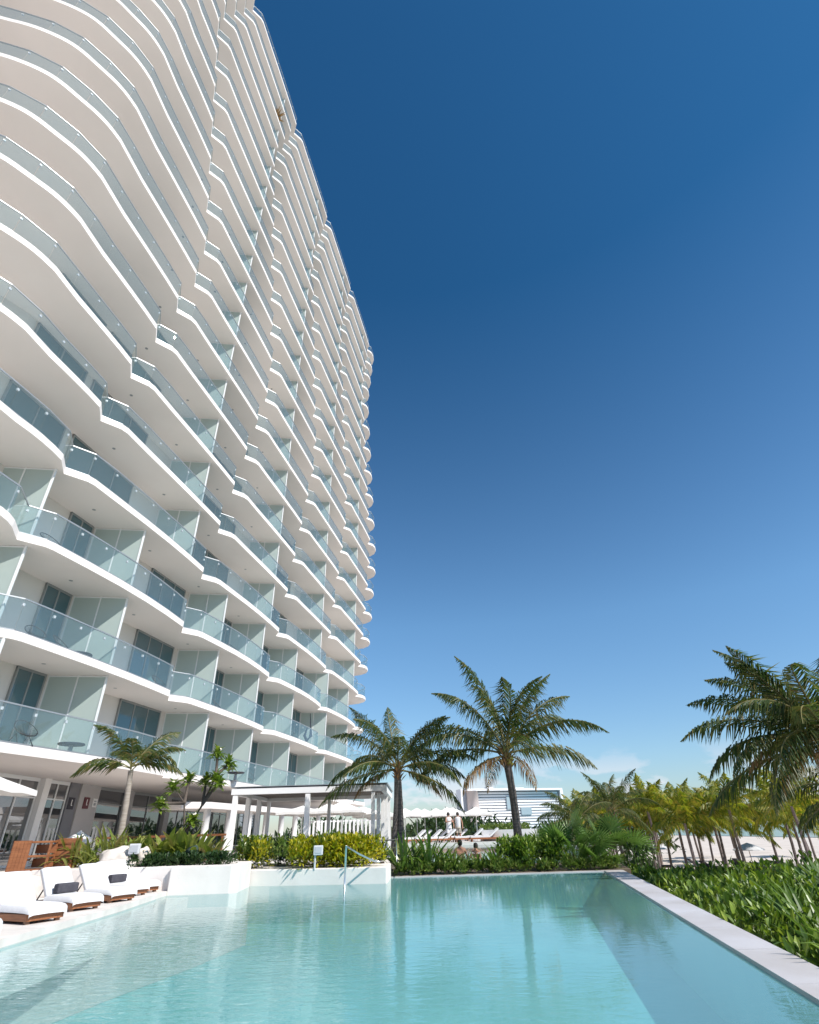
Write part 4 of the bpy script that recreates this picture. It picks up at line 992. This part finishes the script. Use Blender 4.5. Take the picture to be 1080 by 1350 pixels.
for i, (x, y, rz) in enumerate(((-.5, 41.3, .3), (.6, 41.4, .25), (1.5, 41.3, .2), (3.3, 41.2, .1), (4.3, 41.1, .05), (.0, 45.5, .2), (1.2, 45.8, .2), (2.6, 45.6, .15), (4.4, 45.2, .1))):
    simple_lounger('%s wooden lounger with white mattress on the far pool deck' % ORD[i], x, y, .562, rz+math.pi, 'loungers on the far pool deck')
for i, (x, y, za) in enumerate(((-.99, 46, 2.76), (-.1, 47.5, 2.8), (.52, 49, 2.78), (1.35, 46.5, 2.72), (2.16, 46, 2.74), (2.75, 48.5, 2.8), (4.32, 46, 2.72))):
    umbrella('%s white umbrella from the left on the far pool deck' % ORD[i], x, y, .56, za-.48, za, 2.3, 'umbrellas on the far pool deck')

def person(label, loc, rz, J, rr, mt, parts, height=1.72):
    """one continuous skinned body; J joints (name -> point, parent), hair and clothes are children"""
    t_me = bpy.data.meshes.new('person'); names = list(J); idx = {n_: i for i, n_ in enumerate(names)}
    t_me.from_pydata([J[n_][0] for n_ in names], [(idx[n_], idx[J[n_][1]]) for n_ in names if J[n_][1]], []); t_me.materials.append(mt)
    o = link('person', t_me, None, loc, rz); tag(o, label, 'person')
    sk = o.modifiers.new('skin', 'SKIN'); ss = o.modifiers.new('sub', 'SUBSURF'); ss.levels = 1; ss.render_levels = 2
    for n_ in names: r_ = rr[n_]; t_me.skin_vertices[0].data[idx[n_]].radius = r_ if isinstance(r_, tuple) else (r_, r_)
    t_me.skin_vertices[0].data[0].use_root = True
    for nm, mb, m_ in parts: obj(nm, mb, m_, o, smooth=True)
    return o
def body(pose):
    J = dict(pelvis=((0, 0, .95), None), waist=((0, 0, 1.10), 'pelvis'), chest=((0, 0, 1.32), 'waist'), neck=((0, 0, 1.47), 'chest'), head=((0, .01, 1.58), 'neck'), crown=((0, .0, 1.70), 'head'))
    rr = dict(pelvis=(.155, .11), waist=(.135, .095), chest=(.165, .11), neck=.055, head=(.078, .095), crown=(.06, .075))
    for s, sd in ((1, 'r'), (-1, 'l')):
        el, wr, kn, an = pose[sd]
        J['sho'+sd] = ((s*.18, 0, 1.40), 'chest'); J['elb'+sd] = (el, 'sho'+sd); J['wri'+sd] = (wr, 'elb'+sd)
        w_ = Vector(wr); d = (w_-Vector(el)).normalized(); J['hand'+sd] = (tuple(w_+d*.09), 'wri'+sd); J['tip'+sd] = (tuple(w_+d*.17), 'hand'+sd)
        J['hip'+sd] = ((s*.09, 0, .88), 'pelvis'); J['kne'+sd] = (kn, 'hip'+sd); J['ank'+sd] = (an, 'kne'+sd); J['toe'+sd] = ((an[0], an[1]+.17, max(an[2]-.05, .02)), 'ank'+sd)
        rr.update({'sho'+sd: .062, 'elb'+sd: .043, 'wri'+sd: .030, 'hand'+sd: (.038, .02), 'tip'+sd: (.022, .012), 'hip'+sd: .092, 'kne'+sd: .058, 'ank'+sd: .038, 'toe'+sd: (.035, .022)})
    return J, rr
def hair(): g = MB(); g.lathe([(.001, 1.755), (.07, 1.735), (.098, 1.68), (.103, 1.62), (.095, 1.56), (.07, 1.53)], (0, -.012, 0), 14); return g
def shirt(c=.0): g = MB(); g.lathe([(.075, 1.47), (.16, 1.43), (.205, 1.36), (.19, 1.2), (.175, 1.05), (.19, .86), (.185, .85)], (0, 0, 0), 16); return g
def shorts():
    g = MB(); g.lathe([(.17, 1.02), (.185, .92), (.195, .80)], (0, 0, 0), 14)
    for s in (-1, 1): g.lathe([(.11, .86), (.115, .70), (.12, .52)], (s*.095, 0, 0), 12)
    return g
def scale_y(mb, k=.72):
    mb.v = [(x, y*k, z) for x, y, z in mb.v]; return mb
stand = dict(r=((.30, .02, 1.13), (.26, .18, .92), (.10, .02, .50), (.11, 0, .08)), l=((-.29, .0, 1.12), (-.31, .08, .88), (-.11, .03, .50), (-.12, -.02, .08)))
tow = dict(r=((.28, .12, 1.16), (.12, .30, 1.20), (.10, .04, .50), (.12, .06, .08)), l=((-.28, .12, 1.15), (-.10, .31, 1.18), (-.10, .0, .50), (-.11, -.06, .08)))
J, rr = body(stand); person('bare-chested dark-haired man seen from behind, standing in the far pool', (1.72, 26.6, -.86), .1, J, rr, M['skin'], [('hair', hair(), M['hair']), ('shorts', scale_y(shorts(), .8), M['navy'])])
J, rr = body(tow); person('bather in the far pool showing only head and shoulders', (2.52, 28.2, -1.02), 2.6, J, rr, M['skin'], [('hair', hair(), M['hair']), ('shorts', scale_y(shorts(), .8), M['navy'])])
J, rr = body(tow); person('bare-legged person in a loose white shirt, left of the pair on the far deck', (2.05, 41.9, .56), 3.6, J, rr, M['skin'], [('hair', hair(), M['hair']), ('shirt', scale_y(shirt(), .85), M['cloth']), ('shorts', scale_y(shorts(), .85), M['cloth'])])
J, rr = body(stand); person('dark-haired person in a white shirt, right of the pair on the far deck', (2.68, 42.0, .56), 2.9, J, rr, M['skin'], [('hair', hair(), M['hair']), ('shirt', scale_y(shirt(), .85), M['cloth']), ('shorts', scale_y(shorts(), .85), M['khaki'])])

# ------------------------------------------------------------------ beach furniture
for i, (x, y) in enumerate(((18.8, 50), (21.2, 52), (24.5, 54), (26.0, 50), (19.6, 44.5), (22.4, 44.0), (25.2, 46.0), (28.4, 57), (17.6, 55), (30.2, 60), (17.2, 44.0), (20.6, 47.2), (23.6, 49.6), (27.4, 52.5), (21.6, 57.8), (25.6, 58.8), (19.0, 62.5), (29.0, 51.0), (31.5, 55.0), (24.0, 41.5), (26.8, 46.6), (22.6, 64.0))):  # later entries added: dark shapes standing in for shadow strips on the sand
    simple_lounger('%s dark beach lounger between the palms, later ones added for shadow strips' % ORD[i], x, y, zground(x, y), rnd(-.3, .3), 'dark loungers on the beach', False)
for i, (x, y) in enumerate(((28.7, 55.5), (20.4, 60.5), (24.8, 66))):
    t = thing('beach_umbrella', ['grey beach umbrella behind the right-hand palms', 'grey beach umbrella among the left-hand beach palms', 'grey beach umbrella deep between the middle beach palms'][i], 'umbrella', (x, y, zground(x, y)))
    g = MB(); g.tube([(0, 0, 0), (0, 0, 1.95)], .03, 8); obj('pole', g, M['wood2'], t)
    g = MB(); g.lathe([(.02, 2.0), (.6, 1.8), (1.25, 1.5), (1.25, 1.44)], n=14); obj('canopy', g, M['greybox'], t)

# ------------------------------------------------------------------ the far hotel
t = thing('distant_hotel', 'distant long white hotel with striped balcony rows', 'building', (92, 600, BEACH), rad(16))
Wd = 104.0; z0, z1 = 2, 36.5
g = MB(); g.box((0, 6, (z0+z1)/2), (Wd, 12, z1-z0)); obj('body', g, M['phd'], t)
for i in range(14):
    g = MB(); zc = 3.6+i*2.36; g.box((6, -.8, zc), (Wd-14, 1.7, 1.5)); obj('balcony_row', g, M['ph'], t)
g = MB(); g.box((3, -.2, 37.2), (Wd-2, 14, 1.7)); g.box((-Wd/2-1, 2, 20), (1.6, 14, 36)); g.box((Wd/2+3, 3, 25), (3.0, 12, 24)); obj('roof_frame', g, M['ph'], t)
g = MB(); g.tube([(-Wd/2+11, -2, 0), (-Wd/2+11, -2, 36.5)], 5.6, 18); obj('stair_tower', g, M['pht'], t, smooth=True)
fg = surf('far_glass', (.32, .40, .44), .3)
for bx_ in (((-3, -2, 26), (6, 2, 11)), ((14, -2, 18.5), (11, 2, 6))): g = MB(); g.box(*bx_); obj('glazed_bay', g, fg, t)
g = MB(); g.box((-20, 6, 39), (7, 6, 2)); g.box((10, 6, 38.6), (14, 5, 1.4)); obj('roof_plant', g, M['ph'], t)
